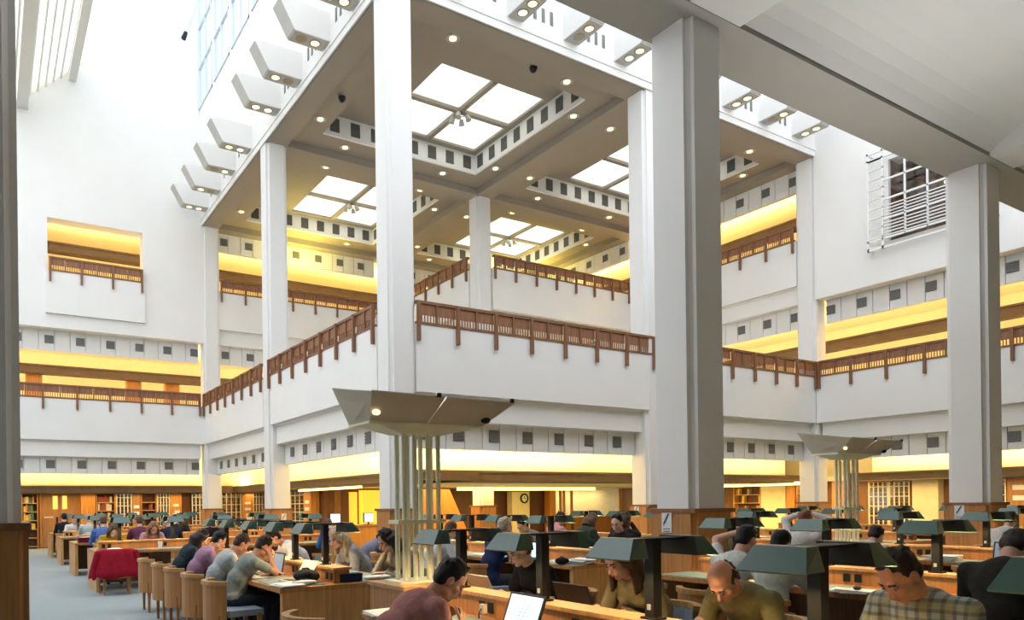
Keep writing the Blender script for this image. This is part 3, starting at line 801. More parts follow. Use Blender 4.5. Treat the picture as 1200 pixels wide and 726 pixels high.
def bookcase(run, s0, s1, label, short, cols, front=.3, h=2.02, frame='orange', lattice=False, shelves=6, zmin=.95, fill=1.0):
    loc = run.at((s0 + s1) / 2 if run.axis == 'x' else (s0 + s1) / 2, 0, 0)
    t = thing('bookcase', label, 'bookcase', loc, run.rot)
    w = abs(s1 - s0)
    m = M[frame]
    for x in (-w / 2, w / 2 - .04): MB().box(x, x + .04, -front, 0, 0, h).build('side_panel', m, t)
    MB().box(-w / 2, w / 2, -.02, 0, 0, h).build('back_panel', M['recess'], t)
    MB().box(-w / 2, w / 2, -front - .01, 0, h, h + .05).build('cornice', m, t)
    sh = MB().box(-w / 2 + .04, w / 2 - .04, -front + .01, -.02, 0, .03).mesh('shelf', M['oaklight'] if not lattice else M['oak'])
    for i in range(shelves):
        z = .06 + i * (h - .1) / shelves
        inst('shelf', sh, t, (0, 0, z))
        z1 = z + (h - .1) / shelves
        if z1 > zmin: books(run, min(s0, s1) + .05, max(s0, s1) - .05, front / 2 + .02, z + .031, z1, short, cols, fill)
    if lattice:
        d = MB()
        g = t
        for i in range(5):
            x = -w / 2 + w * i / 4; MB().box(x - .018, x + .018, -front - .035, -front - .012, .05, h).build('glazing_bar', M['cream'], g)
        for i in range(shelves):
            z = .06 + (i + .6) * (h - .1) / shelves; MB().box(-w / 2, w / 2, -front - .035, -front - .012, z, z + .025).build('glazing_bar', M['cream'], g)
        MB().box(-w / 2, w / 2, -front - .03, -front - .025, .05, h).build('pane', M['clear'], g)
    return t
def panel(run, s0, s1, label, mat, notices=(), z1=2.08, front=.35, cat='panel', name='wall_panel'):
    loc = run.at((s0 + s1) / 2, 0, 0)
    t = thing(name, label, cat, loc, run.rot)
    w = abs(s1 - s0)
    MB().box(-w / 2, w / 2, -front, 0, 0, z1).build('board', mat, t)
    MB().box(-w / 2 - .01, w / 2 + .01, -front - .012, 0, 0, .12).build('skirting', M['oakdark'], t)
    for (x, z, a, b) in notices: MB().box(x - a, x + a, -front - .012, -front, z - b, z + b).build('notice', M['paper'], t)
    return t
MIX = ['red', 'brown', 'red', 'black', 'tan', 'dark blue']
# --- far left wall (s = world X)
bookcase(R31, 1.05, 1.6, 'bookcase with yellow and green books beside the left-edge pillar', 'the bookcase beside the left-edge pillar', ['yellow', 'green', 'cream', 'brown', 'tan'], frame='oak')
# double door
t = thing('double_door', 'orange wooden double door in the far left wall, two lit panes', 'door', (2.33, 31.0, 0), 0)
MB().box(-.68, -.62, -.1, 0, 0, 2.14).box(.62, .68, -.1, 0, 0, 2.14).box(-.68, .68, -.1, 0, 2.08, 2.14).build('frame', M['orange'], t)
for s in (-1, 1):
    lf = MB().box(min(0, s * .62) + .005, max(0, s * .62) - .005, -.06, -.01, .02, 2.08).build('leaf', M['oak'], t)
    MB().box(s * .1 - .03, s * .1 + .03, -.1, -.06, .85, 1.15).build('handle', M['dark'], lf)
    MB().box(s * .38 - .15, s * .38 + .15, -.068, -.06, 1.13, 1.17).build('push_plate', M['paper'], lf)
    MB().box(s * .16 - .08, s * .16 + .08, -.068, -.06, 1.45, 1.95).build('vision_pane', M['paneglow'] if 'paneglow' in M else M.setdefault('paneglow', emit('lit_pane', (.9, .6, .12), .8)), lf)
panel(R31, 3.02, 3.52, 'orange wall panel with small dark alarm box right of the double door', M['orange'], ())
bookcase(R31, 3.55, 4.25, 'orange open bookcase right of the double door', 'the open bookcase right of the double door', ['red', 'red', 'brown', 'cream'])
bookcase(R31, 4.28, 4.82, 'narrow glazed bookcase with pale bars, third from the left edge', 'the narrow glazed bookcase in the far left wall', ['brown', 'black', 'dark blue'], frame='oak', lattice=True)
panel(R31, 4.85, 5.15, 'brown wall panel with two pale notices between bookcases', M['oak'], ((0, 1.5, .1, .06), (0, 1.25, .1, .06)))
bookcase(R31, 5.18, 5.78, 'half empty orange bookcase with a white sheet on top shelf', 'the half empty orange bookcase', ['brown', 'tan', 'red'], fill=.5)
bookcase(R31, 5.8, 6.25, 'glazed bookcase with pale bars left of the orange notice panel', 'the glazed bookcase left of the orange notice panel', MIX, frame='oak', lattice=True)
panel(R31, 6.28, 6.72, 'bright orange panel with white notices near the farthest left pillar', M['orange'], ((0, 1.55, .11, .05), (.05, 1.28, .1, .05), (-.05, 1.0, .08, .22)))
bookcase(R31, 7.15, 7.75, 'dark glazed bookcase just left of the farthest left pillar', 'the dark glazed bookcase by the farthest left pillar', ['black', 'brown'], frame='recess', lattice=True)
# --- glazed cases beyond the gap between the two far left pillars
bookcase(R31, 8.35, 9.15, 'wide glazed bookcase between the two far left pillars', 'the glazed bookcase between the far left pillars', MIX, frame='oak', lattice=True)
panel(R31, 9.2, 9.68, 'bright orange end panel with white notices between far left pillars', M['orange'], ((0, 1.6, .13, .05), (0, 1.35, .13, .05), (.05, 1.02, .12, .14)))
bookcase(R31, 9.7, 10.2, 'narrow glazed bookcase just left of the second left pillar', 'the narrow glazed bookcase left of second pillar', MIX, frame='oak', lattice=True)
# --- inner wall (plane X0 + 3, s = world Y)
bookcase(RB2, 25.75, 27.6, 'glazed bookcase just right of the second left pillar', 'the glazed bookcase right of the second left pillar', ['red', 'brown', 'black', 'green'], frame='oak', lattice=True)
panel(RB2, 25.05, 25.72, 'orange end panel with two white notices right of the second left pillar', M['orange'], ((0, 1.6, .2, .06), (0, 1.35, .2, .06)))
# --- wood doors and lit booths left of the corner pillar
R25 = Run('x', 25.0)
M['lityellow'] = emit('glowing_yellow_board', (.95, .55, .05), .8)  # booth boards glow by emission, lamplight put into their colour
M['wallcream'] = pbr('cream_lit_wall', (.82, .70, .42), .7)
t = thing('cupboard', 'dark brown wooden cupboard doors left of the central corner pillar', 'cupboard', (10.85, 25.0, 0))
MB().box(-.35, .55, -.3, 0, 0, 2.05).build('body', M['oakdark'], t)
for i in range(3): MB().box(-.33 + i * .29, -.06 + i * .29, -.32, -.3, .1, 2.0).build('door', M['oak'] if i == 1 else M['oakdark'], t)
panel(R25, 11.45, 11.72, 'narrow yellow lit booth beside the brown doors', M['lityellow'], z1=1.95)
panel(R25, 11.95, 12.9, 'wide yellow lit booth left of the central corner pillar', M['lityellow'], z1=2.02)
# --- middle area below the right gallery front
R24 = Run('x', 24.9)
t = thing('display_board', 'orange slanted display board right of the nearer uplighter tower', 'board', (14.2, 22.5, 0), 0)
MB().hexa([(-1.1, -.1, .3), (1.0, -.1, .3), (1.0, 0, .3), (-1.1, 0, .3), (-1.1, -.1, 2.0), (.15, -.1, 2.0), (.15, 0, 2.0), (-1.1, 0, 2.0)]).build('board', M['orange'], t)
MB().box(-.8, .3, -.06, .0, 0, .3).build('foot', M['dark'], t)
panel(R24, 18.85, 19.78, 'cream partition carrying a round wall clock', M['wallcream'], (), 1.95, cat='partition', name='partition')
ck = thing('wall_clock', 'round dark-rimmed clock on the cream partition under the gallery', 'clock', (19.48, 24.54, 1.66))
cme = MB()
for i in range(24):
    a, b = 2 * PI * i / 24, 2 * PI * (i + 1) / 24
    o_, n_ = .21, .15
    cme.hexa([(n_ * math.cos(a), -.04, n_ * math.sin(a)), (o_ * math.cos(a), -.04, o_ * math.sin(a)), (o_ * math.cos(a), 0, o_ * math.sin(a)), (n_ * math.cos(a), 0, n_ * math.sin(a)),
              (n_ * math.cos(b), -.04, n_ * math.sin(b)), (o_ * math.cos(b), -.04, o_ * math.sin(b)), (o_ * math.cos(b), 0, o_ * math.sin(b)), (n_ * math.cos(b), 0, n_ * math.sin(b))])
cme.build('bezel', M['dark'], ck)
MB().cyl((0, -.02, 0), (0, 0, 0), .16, .16, 24).build('dial', M['paper'], ck)
MB().box(-.008, .008, -.03, -.02, -.01, .11).box(-.01, .075, -.03, -.02, -.008, .008).build('hands', M['black'], ck)
panel(R24, 20.9, 21.25, 'narrow orange post panel left of the lit office windows', M['orange'])
panel(R24, 25.95, 27.2, 'cream partition at the right end of the lit office windows', M['wallcream'], cat='partition', name='partition')
t = thing('office_window', 'lit cream office behind glass under the gallery, left of the big pillar', 'window', (23.5, 24.9, 0))
MB().box(-2.2, 6.5, 1.5, 1.55, 0, 2.1).build('office_wall', M['wallcream'], t)
for x in (-2.2, -1.75, -1.55, -1.1, 1.9): MB().box(x, x + .1, -.06, .02, 0, 2.1).build('mullion', M['orange'], t)
MB().box(-2.2, 2.4, -.06, .02, .0, .8).build('sill_panel', M['oak'], t)
MB().box(-2.2, 2.4, -.02, -.01, .8, 2.1).build('pane', M['clear'], t)
area_light('office_lamp', (23.5, 25.8, 2.08), 4.4, (0, 0, 0), 60, (1, .8, .45), .6)
# --- right part: bright shelving seen beyond the big pillar
M['stripglow'] = emit('strip_lamp', (1, .78, .22), 3)
def strip(loc, rot, L, label):
    t = thing('ceiling_strip_lamp', label, 'ceiling light', loc, rot)
    MB().box(-L / 2, L / 2, -.05, .05, -.02, 0).build('housing', M['grey'], t); MB().box(-L / 2 + .02, L / 2 - .02, -.04, .04, -.13, -.02).build('tube', M['stripglow'], t)
strip((18.5, 22.9, 2.10), 0, 7.0, 'long warm ceiling strip lamp under the right-hand gallery front')
strip((23.6, 16.9, 2.10), PI / 2, 5.0, 'bright ceiling strip lamp right of the big near pillar')
strip((9.4, 22.0, 2.10), PI / 2, 5.0, 'warm ceiling strip lamp left of the central corner pillar')
RF2 = Run('y', X2 + 3.2)
bookcase(RF2, 17.4, 18.6, 'bright open shelving right of the big near pillar', 'the bright shelving right of the big pillar', ['cream', 'tan', 'yellow'], frame='oaklight', fill=.3)
panel(RF2, 16.35, 17.35, 'cream end panel between the bright shelves', M['wallcream'], cat='partition', name='partition')
panel(RF2, 16.0, 16.32, 'flat orange column panel between the bright shelves', M['orange'])
bookcase(RF2, 15.2, 15.95, 'bright open shelving left of the right corner pillar', 'the bright shelving by the right corner pillar', ['cream', 'tan', 'yellow'], frame='oaklight', fill=.3)
panel(RF2, 14.2, 14.6, 'orange panel right of the right corner pillar', M['orange'])
bookcase(RF2, 12.75, 13.35, 'orange cabinet with dark glass behind the far uplighter tower', 'the orange cabinet behind the far tower', ['black', 'brown'], frame='orange', lattice=True, fill=.6)
bookcase(RF2, 12.1, 12.7, 'orange framed cabinet right of the far uplighter tower', 'the orange framed cabinet right of the far tower', ['black', 'brown'], frame='orange', lattice=True, fill=.6)
panel(RF2, 11.25, 12.0, 'cream partition panel left of the right-hand pillar', M['wallcream'], cat='partition', name='partition')
bookcase(RF2, 9.5, 10.0, 'glazed bookcase at the right edge behind the right-hand pillar', 'the glazed bookcase at the right edge', MIX, frame='oak', lattice=True)
panel(RF2, 8.9, 9.45, 'brown end panel with two pale notices at the right edge', M['oak'], ((0, 1.75, .14, .07), (0, 1.45, .14, .07)))
for q in ((16, 21.5, 6, 3, 240), (23.2, 17, 1.5, 4, 260), (24.2, 12, 1.2, 6, 140), (9.2, 24, 1.5, 5, 60), (4, 30, 7, .8, 60)):
    area_light('ground_fill_light', (q[0], q[1], 2.05), q[2], (0, 0, 0), q[4], (1, .66, .25), q[3])  # added area lights without fittings, to brighten the ground floor background
# ================================================================ PEOPLE
class PB:                       # a set of round volumes, fused into one continuous skin by a voxel remesh
    def __init__(s): s.mb = MB()
    def cap(s, p0, p1, r0, r1=None, n=12):
        r1 = r0 if r1 is None else r1
        p0, p1 = Vector(p0), Vector(p1)
        s.ell(p0, r0, r0, r0); s.ell(p1, r1, r1, r1)
        if (p1 - p0).length > 1e-4: s.mb.cyl(p0, p1, r0, r1, n)
        return s
    def ell(s, c, rx, ry, rz, rot=None):
        s.mb.ell(c, rx, ry, rz, 12, 8, 0, rot); return s
    def build(s, name, mat, parent, voxel, smooth=3):
        o = s.mb.build(name, mat, parent, smooth=True)
        r = o.modifiers.new('fuse', 'REMESH'); r.mode = 'VOXEL'; r.voxel_size = voxel; r.use_smooth_shade = True
        if smooth:
            m = o.modifiers.new('relax', 'SMOOTH'); m.factor = 0.5; m.iterations = smooth
        return o
SKIN = {'fair': pbr('skin_fair', (.64, .37, .27), .55, var=.06, scale=12), 'tan': pbr('skin_tan', (.48, .25, .16), .55, var=.06, scale=12), 'pale': pbr('skin_pale', (.68, .43, .33), .55, var=.06, scale=12), 'ruddy': pbr('skin_ruddy', (.60, .29, .18), .5, var=.08, scale=12)}
M['lip'] = pbr('lip', (.42, .14, .11), .5); M['eyew'] = pbr('eye_white', (.34, .27, .23), .5); M['iris'] = pbr('iris_dark', (.03, .02, .015), .2)
matc = {}
def cloth(col):
    if col not in matc: matc[col] = pbr('cloth_%d' % len(matc), col, .9, var=.12, scale=30, bump=.25, spec=.15)
    return matc[col]
def hairmat(col):
    k = ('h', col)
    if k not in matc: matc[k] = pbr('hair_%d' % len(matc), col, .5, var=.35, scale=40, bump=.5, spec=.3, stretch=(1, 1, .25))
    return matc[k]
def check_cloth():
    m, n, l, b = nodemat('checked_cloth')
    b.inputs['Roughness'].default_value = .9
    tc = n.new('ShaderNodeTexCoord')
    prev = None
    for i, (axis, sc, col, k) in enumerate((('Y', 16, (.05, .06, .10), .55), ('Z', 16, (.05, .06, .10), .55), ('Y', 8, (.42, .36, .12), .35), ('Z', 8, (.42, .36, .12), .35))):
        w = n.new('ShaderNodeTexWave'); w.wave_type = 'BANDS'; w.bands_direction = axis; w.inputs['Scale'].default_value = sc / 2.4
        w.inputs['Distortion'].default_value = .25; w.inputs['Detail'].default_value = 0
        r = n.new('ShaderNodeValToRGB'); r.color_ramp.elements[0].position = .62; r.color_ramp.elements[1].position = .72
        r.color_ramp.elements[1].color = (k, k, k, 1)
        mx = n.new('ShaderNodeMixRGB'); mx.inputs['Color2'].default_value = (*col, 1)
        l.new(tc.outputs['Object'], w.inputs['Vector']); l.new(w.outputs['Fac'], r.inputs[0]); l.new(r.outputs[0], mx.inputs['Fac'])
        if prev is None: mx.inputs['Color1'].default_value = (.50, .52, .44, 1)
        else: l.new(prev.outputs[0], mx.inputs['Color1'])
        prev = mx
    l.new(prev.outputs[0], b.inputs['Base Color'])
    return m
M['check'] = check_cloth()
def stripe_cloth(c1, c2, sc):
    m, n, l, b = nodemat('striped_cloth'); b.inputs['Roughness'].default_value = .9
    tc = n.new('ShaderNodeTexCoord'); w = n.new('ShaderNodeTexWave'); w.bands_direction = 'Z'; w.inputs['Scale'].default_value = sc
    r = n.new('ShaderNodeValToRGB'); r.color_ramp.elements[0].color = (*c1, 1); r.color_ramp.elements[1].color = (*c2, 1)
    r.color_ramp.elements[0].position = .45; r.color_ramp.elements[1].position = .55
    l.new(tc.outputs['Object'], w.inputs['Vector']); l.new(w.outputs['Fac'], r.inputs[0]); l.new(r.outputs[0], b.inputs['Base Color'])
    return m
M['stripe'] = stripe_cloth((.25, .3, .3), (.55, .58, .55), 9)

def ik(a, b, l1, l2, pole):
    a, b = Vector(a), Vector(b); d = b - a; L = d.length
    if L > (l1 + l2) * .995: d = d * ((l1 + l2) * .995 / L); b = a + d; L = d.length
    x = (l1 * l1 - l2 * l2 + L * L) / (2 * L); h = math.sqrt(max(0, l1 * l1 - x * x))
    dn = d / L; p = Vector(pole); p = (p - dn * p.dot(dn)).normalized()
    return a + dn * x + p * h, b

def hand(pb, w, d, nrm, side, near, curl=.5):
    """palm and five separate fingers; w wrist, d pointing dir, nrm back-of-hand normal, side +1 left hand / -1 right"""
    d = d.normalized(); nrm = (nrm - d * nrm.dot(d)).normalized(); lat = d.cross(nrm) * side   # towards the thumb
    k = 1.0 if near else 1.15
    for i, (o, lf) in enumerate(((.030, .072), (.010, .080), (-.010, .075), (-.028, .058))):
        base = w + d * .085 + lat * o
        pb.cap(w + lat * o * .6 + d * .015, base, .0135 * k, .0105 * k, 8)
        c1 = d * math.cos(curl * .5) - nrm * math.sin(curl * .5); c2 = d * math.cos(curl * 1.5) - nrm * math.sin(curl * 1.5)
        sp = lat * (o * .22)
        m = base + (c1 + sp).normalized() * lf * .5
        pb.cap(base, m, .0098 * k, .0088 * k, 8); pb.cap(m, m + c2 * lf * .5, .0086 * k, .0072 * k, 8)
    tb = w + d * .03 + lat * .028
    t1 = tb + (d * .6 + lat * .75 - nrm * .2).normalized() * .042
    pb.cap(w + d * .015 + lat * .01, tb, .014 * k, .0125 * k, 8); pb.cap(tb, t1, .0115 * k, .010 * k, 8); pb.cap(t1, t1 + (d * .9 + lat * .3 - nrm * .3).normalized() * .034, .0095 * k, .008 * k, 8)

def person(x, y, rot, label, top=(.3, .3, .3), hair=(.03, .02, .015), style='short', skin='fair', lean=25, pitch=35, yaw=0, turn=0, s=1.0, sex='m', sleeves='long', near=False,
           handL=None, handR=None, legs=(.04, .045, .06), z=.0, hip=.53, topmat=None, collar=False, group=None, lower=True, twist=0):
    t = thing('person', label, 'person', (x, y, z), rot, group)
    fem = sex == 'f'
    sh = .165 if fem else .188
    def dirv(a): a = math.radians(a); return Vector((math.sin(a), 0, math.cos(a)))
    H = Vector((0, 0, hip)); W_ = H + dirv(lean * .45) * .22 * s; Nn = W_ + dirv(lean * 1.25) * .30 * s
    up_sp = dirv(lean * 1.25)
    nk = Nn + dirv((lean * 1.25 + pitch) / 2) * .085 * s
    a = math.radians(pitch); yw = math.radians(yaw)
    Rh = Matrix.Rotation(yw, 3, 'Z') @ Matrix.Rotation(a, 3, 'Y')
    if turn: Rh = Rh @ Matrix.Rotation(math.radians(turn), 3, 'X')
    Hc = nk + Rh @ Vector((.028, 0, .095)) * s
    def hd(f, l, u): return Hc + Rh @ (Vector((f, l, u)) * s)
    vox = .008 if near else .0125
    B = PB()
    # head
    B.ell(hd(-.012, 0, .03), .097 * s, .076 * s, .092 * s, Rh); B.ell(hd(.030, 0, -.035), .062 * s, .060 * s, .084 * s, Rh)
    B.ell(hd(.060, 0, -.096), .028 * s, .030 * s, .022 * s, Rh)
    B.cap(hd(.086, 0, .008), hd(.112, 0, -.030), .009 * s, .0135 * s, 8); B.cap(hd(.080, -.032, .024), hd(.080, .032, .024), .013 * s, n=8)
    for q in (-1, 1):
        B.ell(hd(.058, q * .040, -.022), .026 * s, .024 * s, .026 * s, Rh)
        B.ell(hd(-.005, q * .079, -.005), .019 * s, .010 * s, .031 * s, Rh)
        B.ell(hd(.02, q * .05, -.07), .035 * s, .018 * s, .03 * s, Rh)
    B.ell(hd(.090, 0, -.062), .012 * s, .024 * s, .012 * s, Rh)
    B.cap(Nn - up_sp * .03, hd(-.022, 0, -.075), .056 * s, .052 * s)
    # torso core
    B.ell(H + Vector((0, 0, .02)), .12 * s, .16 * s, .11 * s); B.cap(H, W_, .11 * s, .105 * s); B.ell(W_, .105 * s, .14 * s, .13 * s)
    Rs = Matrix.Rotation(math.radians(lean * 1.25), 3, 'Y')
    ch = W_.lerp(Nn, .6)
    B.ell(ch, .115 * s, .16 * s, .17 * s, Rs)
    shc = Nn - up_sp * .055 * s
    S_ = {}
    tw = Matrix.Rotation(math.radians(twist), 3, 'Z')
    for q in (-1, 1): S_[q] = shc + tw @ Vector((.0, q * sh * s, 0))
    B.cap(S_[-1], S_[1], .055 * s)
    T = PB(); g = .014
    T.ell(H + Vector((0, 0, .0)), (.125 + g) * s, (.165 + g) * s, .12 * s); T.cap(H, W_, (.115 + g) * s); T.ell(W_, (.108 + g) * s, (.145 + g) * s, .14 * s)
    T.ell(ch, (.118 + g) * s, (.165 + g) * s, .175 * s, Rs); T.cap(S_[-1], S_[1], (.055 + g) * s)
    T.cap(shc + up_sp * .0, Nn - up_sp * .0, (.07 + g) * s, (.05 + g) * s)
    if fem:
        for q in (-1, 1): T.ell(ch + Rs @ Vector((.085 * s, q * .07 * s, .0)), .055 * s, .06 * s, .06 * s)
    # arms
    for q, tgt in ((1, handL), (-1, handR)):
        if tgt is None: tgt = (.46, q * .13, .765)
        pole = (-.25, q * .55, -1)
        if tgt == 'head': tgt = tuple(hd(.075, q * .07, -.03)); pole = (.5, q * .35, -1)
        if tgt == 'chin': tgt = tuple(hd(.085, q * .015, -.115)); pole = (.5, q * .4, -1)
        if tgt == 'crown': tgt = tuple(hd(.0, q * .085, .085)); pole = (.3, q * 1, .2)
        E_, Wr = ik(S_[q], tgt, .285 * s, .255 * s, pole)
        B.cap(S_[q], E_, .046 * s, .037 * s); B.cap(E_, Wr, .037 * s, .026 * s)
        f = (Wr - E_).normalized()
        up_h = abs(f.z) > .55
        if up_h: hand(B, Wr, f, Vector((.6, q * .8, .2)), q, near, .7)
        else: hand(B, Wr, Vector((f.x, f.y * .6 - q * .15, f.z * .2)), Vector((0, 0, 1)), q, near, .45)
        T.cap(S_[q], S_[q].lerp(E_, .55 if sleeves == 'short' else 1), (.050 + g) * s, (.046 + g * (1.2 if sleeves == 'short' else .8)) * s)
        if sleeves == 'long': T.cap(E_, E_.lerp(Wr, .93), (.040 + g * .8) * s, (.030 + g * .6) * s)
    # legs
    P = PB()
    for q in (-1, 1):
        hp, kn, an = Vector((.02, q * .09, hip - .03)), Vector((.43, q * .11, hip - .03)), Vector((.36, q * .11, .10))
        B.cap(hp, kn, .07, .048); B.cap(kn, an, .046, .032); B.cap(an, an + Vector((.13, 0, -.055)), .034, .025)
        P.cap(hp, kn, .088, .064); P.cap(kn, an + Vector((0, 0, .01)), .06, .048)
        P.ell(H - Vector((0, 0, .03)), .135, .175, .09)
    B.build('body', SKIN[skin], t, vox, 2)
    tm = topmat or cloth(top)
    to = T.build('shirt', tm, t, .014 if near else .022, 3)
    if lower:
        P.build('trousers', cloth(legs), t, .024, 2)
        F = PB()
        for q in (-1, 1): F.cap((.36, q * .11, .055), (.52, q * .12, .04), .045, .038)
        F.build('shoes', M['black'], t, .02, 1)
    if collar:
        K = PB()
        for i in range(9):
            an = -2.3 + 4.6 * i / 8
            p = Nn + up_sp * .005 + Rs @ Vector((-.068 * math.cos(an) + .012, .072 * math.sin(an), -.012 * abs(an) + .015)) * s
            if i: K.cap(pv, p, .013, n=8)
            pv = p
        K.build('collar', tm, t, .009, 1)
    # hair
    hm = hairmat(hair); Hh = PB(); rr = random.Random(hash(label) & 0xffff)
    rr = random.Random(sum(map(ord, label)))
    if style in ('short', 'long', 'bob', 'bun'):
        Hh.ell(hd(-.024, 0, .040), .097 * s, .083 * s, .092 * s, Rh)
        Hh.ell(hd(-.05, 0, -.005), .058 * s, .078 * s, .075 * s, Rh)
        for i in range(46):
            th = rr.uniform(-2.6, 2.6); ph = rr.uniform(.05, 1.25 if abs(th) > 1.1 else .85)
            d = Vector((-math.cos(th) * math.sin(ph) * -1, math.sin(th) * math.sin(ph), math.cos(ph)))
            p = Vector((-.024, 0, .04)) + Vector((d.x * .094, d.y * .081, d.z * .09))
            q = p + Vector((rr.uniform(-.03, .035), rr.uniform(-.02, .02), rr.uniform(-.004, .016)))
            Hh.cap(hd(*p), hd(*q), .011 * s, .006 * s, 6)
    if style in ('long', 'bob'):
        ln = .26 if style == 'long' else .13
        for i in range(22):
            th = math.radians(70 + 220 * i / 21)
            p = (-.02 + math.cos(th) * .078, math.sin(th) * .086, .02)
            e = hd(*p); sp = hd(p[0] * 1.25 - .012, p[1] * 1.22, -.07)
            dn = Vector((-.05 * rr.random(), p[1] * .5, -ln + rr.uniform(-.03, .03)))
            dn = Rh @ Vector((p[0] * .5, p[1] * .25, 0)) * s + Vector((-.02, 0, -ln))
            Hh.cap(e, sp, .026 * s, .028 * s, 8); Hh.cap(sp, sp + dn * .62, .028 * s, .014 * s, 8)
        for q in (-1, 1): Hh.cap(hd(.045, q * .05, .085), hd(.03, q * .082, -.01), .02 * s, .02 * s, 8)
    if style == 'bun': Hh.ell(hd(-.125, 0, .03), .045, .045, .04, Rh); Hh.cap(hd(-.08, 0, .02), hd(-.12, 0, .03), .03)
    if style == 'bald':
        Hh.ell(hd(-.062, 0, -.002), .052 * s, .075 * s, .062 * s, Rh)
        for q in (-1, 1): Hh.ell(hd(-.02, q * .069, .012), .052 * s, .014 * s, .040 * s, Rh)
        for i in range(30):
            th = rr.uniform(1.7, 4.58)
            p = Vector((-.015 + math.cos(th) * .094, math.sin(th) * .076, rr.uniform(-.03, .06)))
            Hh.cap(hd(*p), hd(p.x - .006, p.y * 1.03, p.z - .015), .009 * s, .006 * s, 6)
    if style == 'cap':
        Hh.ell(hd(-.02, 0, .05), .102 * s, .088 * s, .088 * s, Rh); Hh.ell(hd(-.03, 0, .02), .098 * s, .088 * s, .05 * s, Rh)
    if style != 'none':
        Hh.build('cap' if style == 'cap' else 'hair', hm if style != 'cap' else cloth(hair), t, .009 if near else .012, 1)
    # face
    fm = MB(); 
    for q in (-1, 1):
        e = MB().ell(hd(.0805, q * .031, .004), .010 * s, .0135 * s, .0058 * s, 10, 6, 0, Rh).build('eye', M['eyew'], t, smooth=True)
        MB().ell(hd(.0900, q * .031, .001), 0.003 * s, .006 * s, .005 * s, 8, 6, 0, Rh).build('iris', M['iris'], e, smooth=True)
        if style != 'cap': MB().cyl(hd(.0930, q * .014, .028), hd(.0822, q * .045, .027), .0055 * s, .0045 * s, 6).build('eyebrow', hm if style != 'none' else hairmat((.2, .12, .07)), t, smooth=True)
    MB().ell(hd(.0995, 0, -.061), .005 * s, .021 * s, .0065 * s, 10, 6, 0, Rh).build('mouth', M['lip'], t, smooth=True)
    return t
DK, BR, BLK, GY = (.025, .016, .012), (.10, .05, .025), (.008, .007, .007), (.3, .28, .26)
# first row, left side, facing right (+X)
person(2.2, 7.66, 0, 'man in grey-green T-shirt propping his forehead, nearest of four readers at left', (.27, .30, .28), DK, skin='ruddy', lean=29, pitch=40, s=.91, sleeves='short', near=True, handR='head', handL=(.42, .1, .765), yaw=0)
person(2.18, 8.42, 0, 'man in pale grey shirt, second of the four readers in profile at left', (.42, .47, .48), (.05, .03, .02), skin='tan', lean=29, pitch=42, s=.91, near=True)
person(2.18, 9.36, 0, 'man in pinkish purple shirt, third of the four readers at left', (.36, .21, .32), BLK, skin='fair', lean=29, pitch=38, s=.91, near=True)
person(2.16, 10.1, 0, 'long-haired woman in black and dark teal top, fourth reader at left', (.03, .05, .06), DK, 'long', 'fair', lean=27, pitch=38, s=.91, sex='f', near=True)
person(1.96, 3.8, 0, 'man in dusty pink T-shirt seen from behind at the nearest desk', (.44, .20, .18), BLK, skin='tan', lean=42, pitch=42, yaw=-28, sleeves='short', near=True)
# first row, right side, facing left (-X)
person(4.13, 2.80, PI, 'balding man in olive jacket bent over the nearest desk', (.22, .19, .085), (.07, .045, .03), 'bald', 'ruddy', lean=38, pitch=56, near=True, collar=True, handL=(.44, .10, .765), handR=(.44, -.16, .765), yaw=8)
person(4.04, 1.80, PI, 'dark-haired man in checked shirt looking down, at right foreground', (.5, .5, .4), DK, 'short', 'ruddy', lean=24, pitch=46, near=True, collar=True, topmat=M['check'], yaw=-14, s=1.02)
person(4.05, 3.60, PI, 'woman with long brown hair in khaki top behind a black laptop', (.23, .19, .10), (.06, .033, .02), 'long', 'fair', lean=34, pitch=32, sex='f', near=True, yaw=0)
person(4.06, 4.72, PI, 'woman in black short-sleeved top with tied-back hair at the nearest desk', (.012, .012, .013), (.16, .075, .035), 'bun', 'pale', lean=33, pitch=28, sex='f', sleeves='short', near=True, yaw=-4)
person(4.05, 7.0, PI, 'woman in grey-beige cardigan resting her chin, right behind the uplighter tower', (.30, .27, .21), DK, 'bob', 'fair', lean=33, pitch=32, sex='f', near=True, handR='chin')
person(4.05, 8.3, PI, 'blonde long-haired woman in grey cardigan on the far side of desk', (.33, .32, .31), (.58, .44, .28), 'long', 'fair', lean=35, pitch=30, sex='f', near=True, yaw=10)
person(4.0, 10.25, PI, 'person in white patterned top behind the lamp posts, facing left', (.66, .64, .62), DK, 'short', 'ruddy', lean=42, pitch=44, near=False)
# second row
person(5.42, 4.1, 0, 'dark-haired person in white T-shirt with one hand on head, behind green shade', (.62, .64, .60), BLK, 'short', 'fair', lean=26, pitch=30, handL='crown', sleeves='short')
WT = person(5.27, 3.55, 0, 'black-haired person in white printed T-shirt seen from behind the green shade', (.60, .64, .55), BLK, 'short', 'fair', lean=9, pitch=24, sleeves='short', s=.90)
bpy.context.view_layer.update()
sh_ = [c_ for c_ in WT.children if c_.name.startswith('shirt')][0].evaluated_get(bpy.context.evaluated_depsgraph_get())
ink = MB(); PZ = .935
def dot(y, z, w, h):
    ok, p, n_, _ = sh_.ray_cast(Vector((-1, y, z)), Vector((1, 0, 0)))
    if ok: ink.box(p.x - .004, p.x + .004, y - w, y + w, z - h, z + h)
for i in range(8):                       # a row of dark, illegible letter shapes across the back
    y = .10 - i * .028
    dot(y + .008, PZ, .003, .014); dot(y, PZ + (.013, 0, -.013)[i % 3], .008, .003)
    if i % 2: dot(y - .008, PZ, .003, .014)
ink.build('shirt_print', M['ink'], WT)
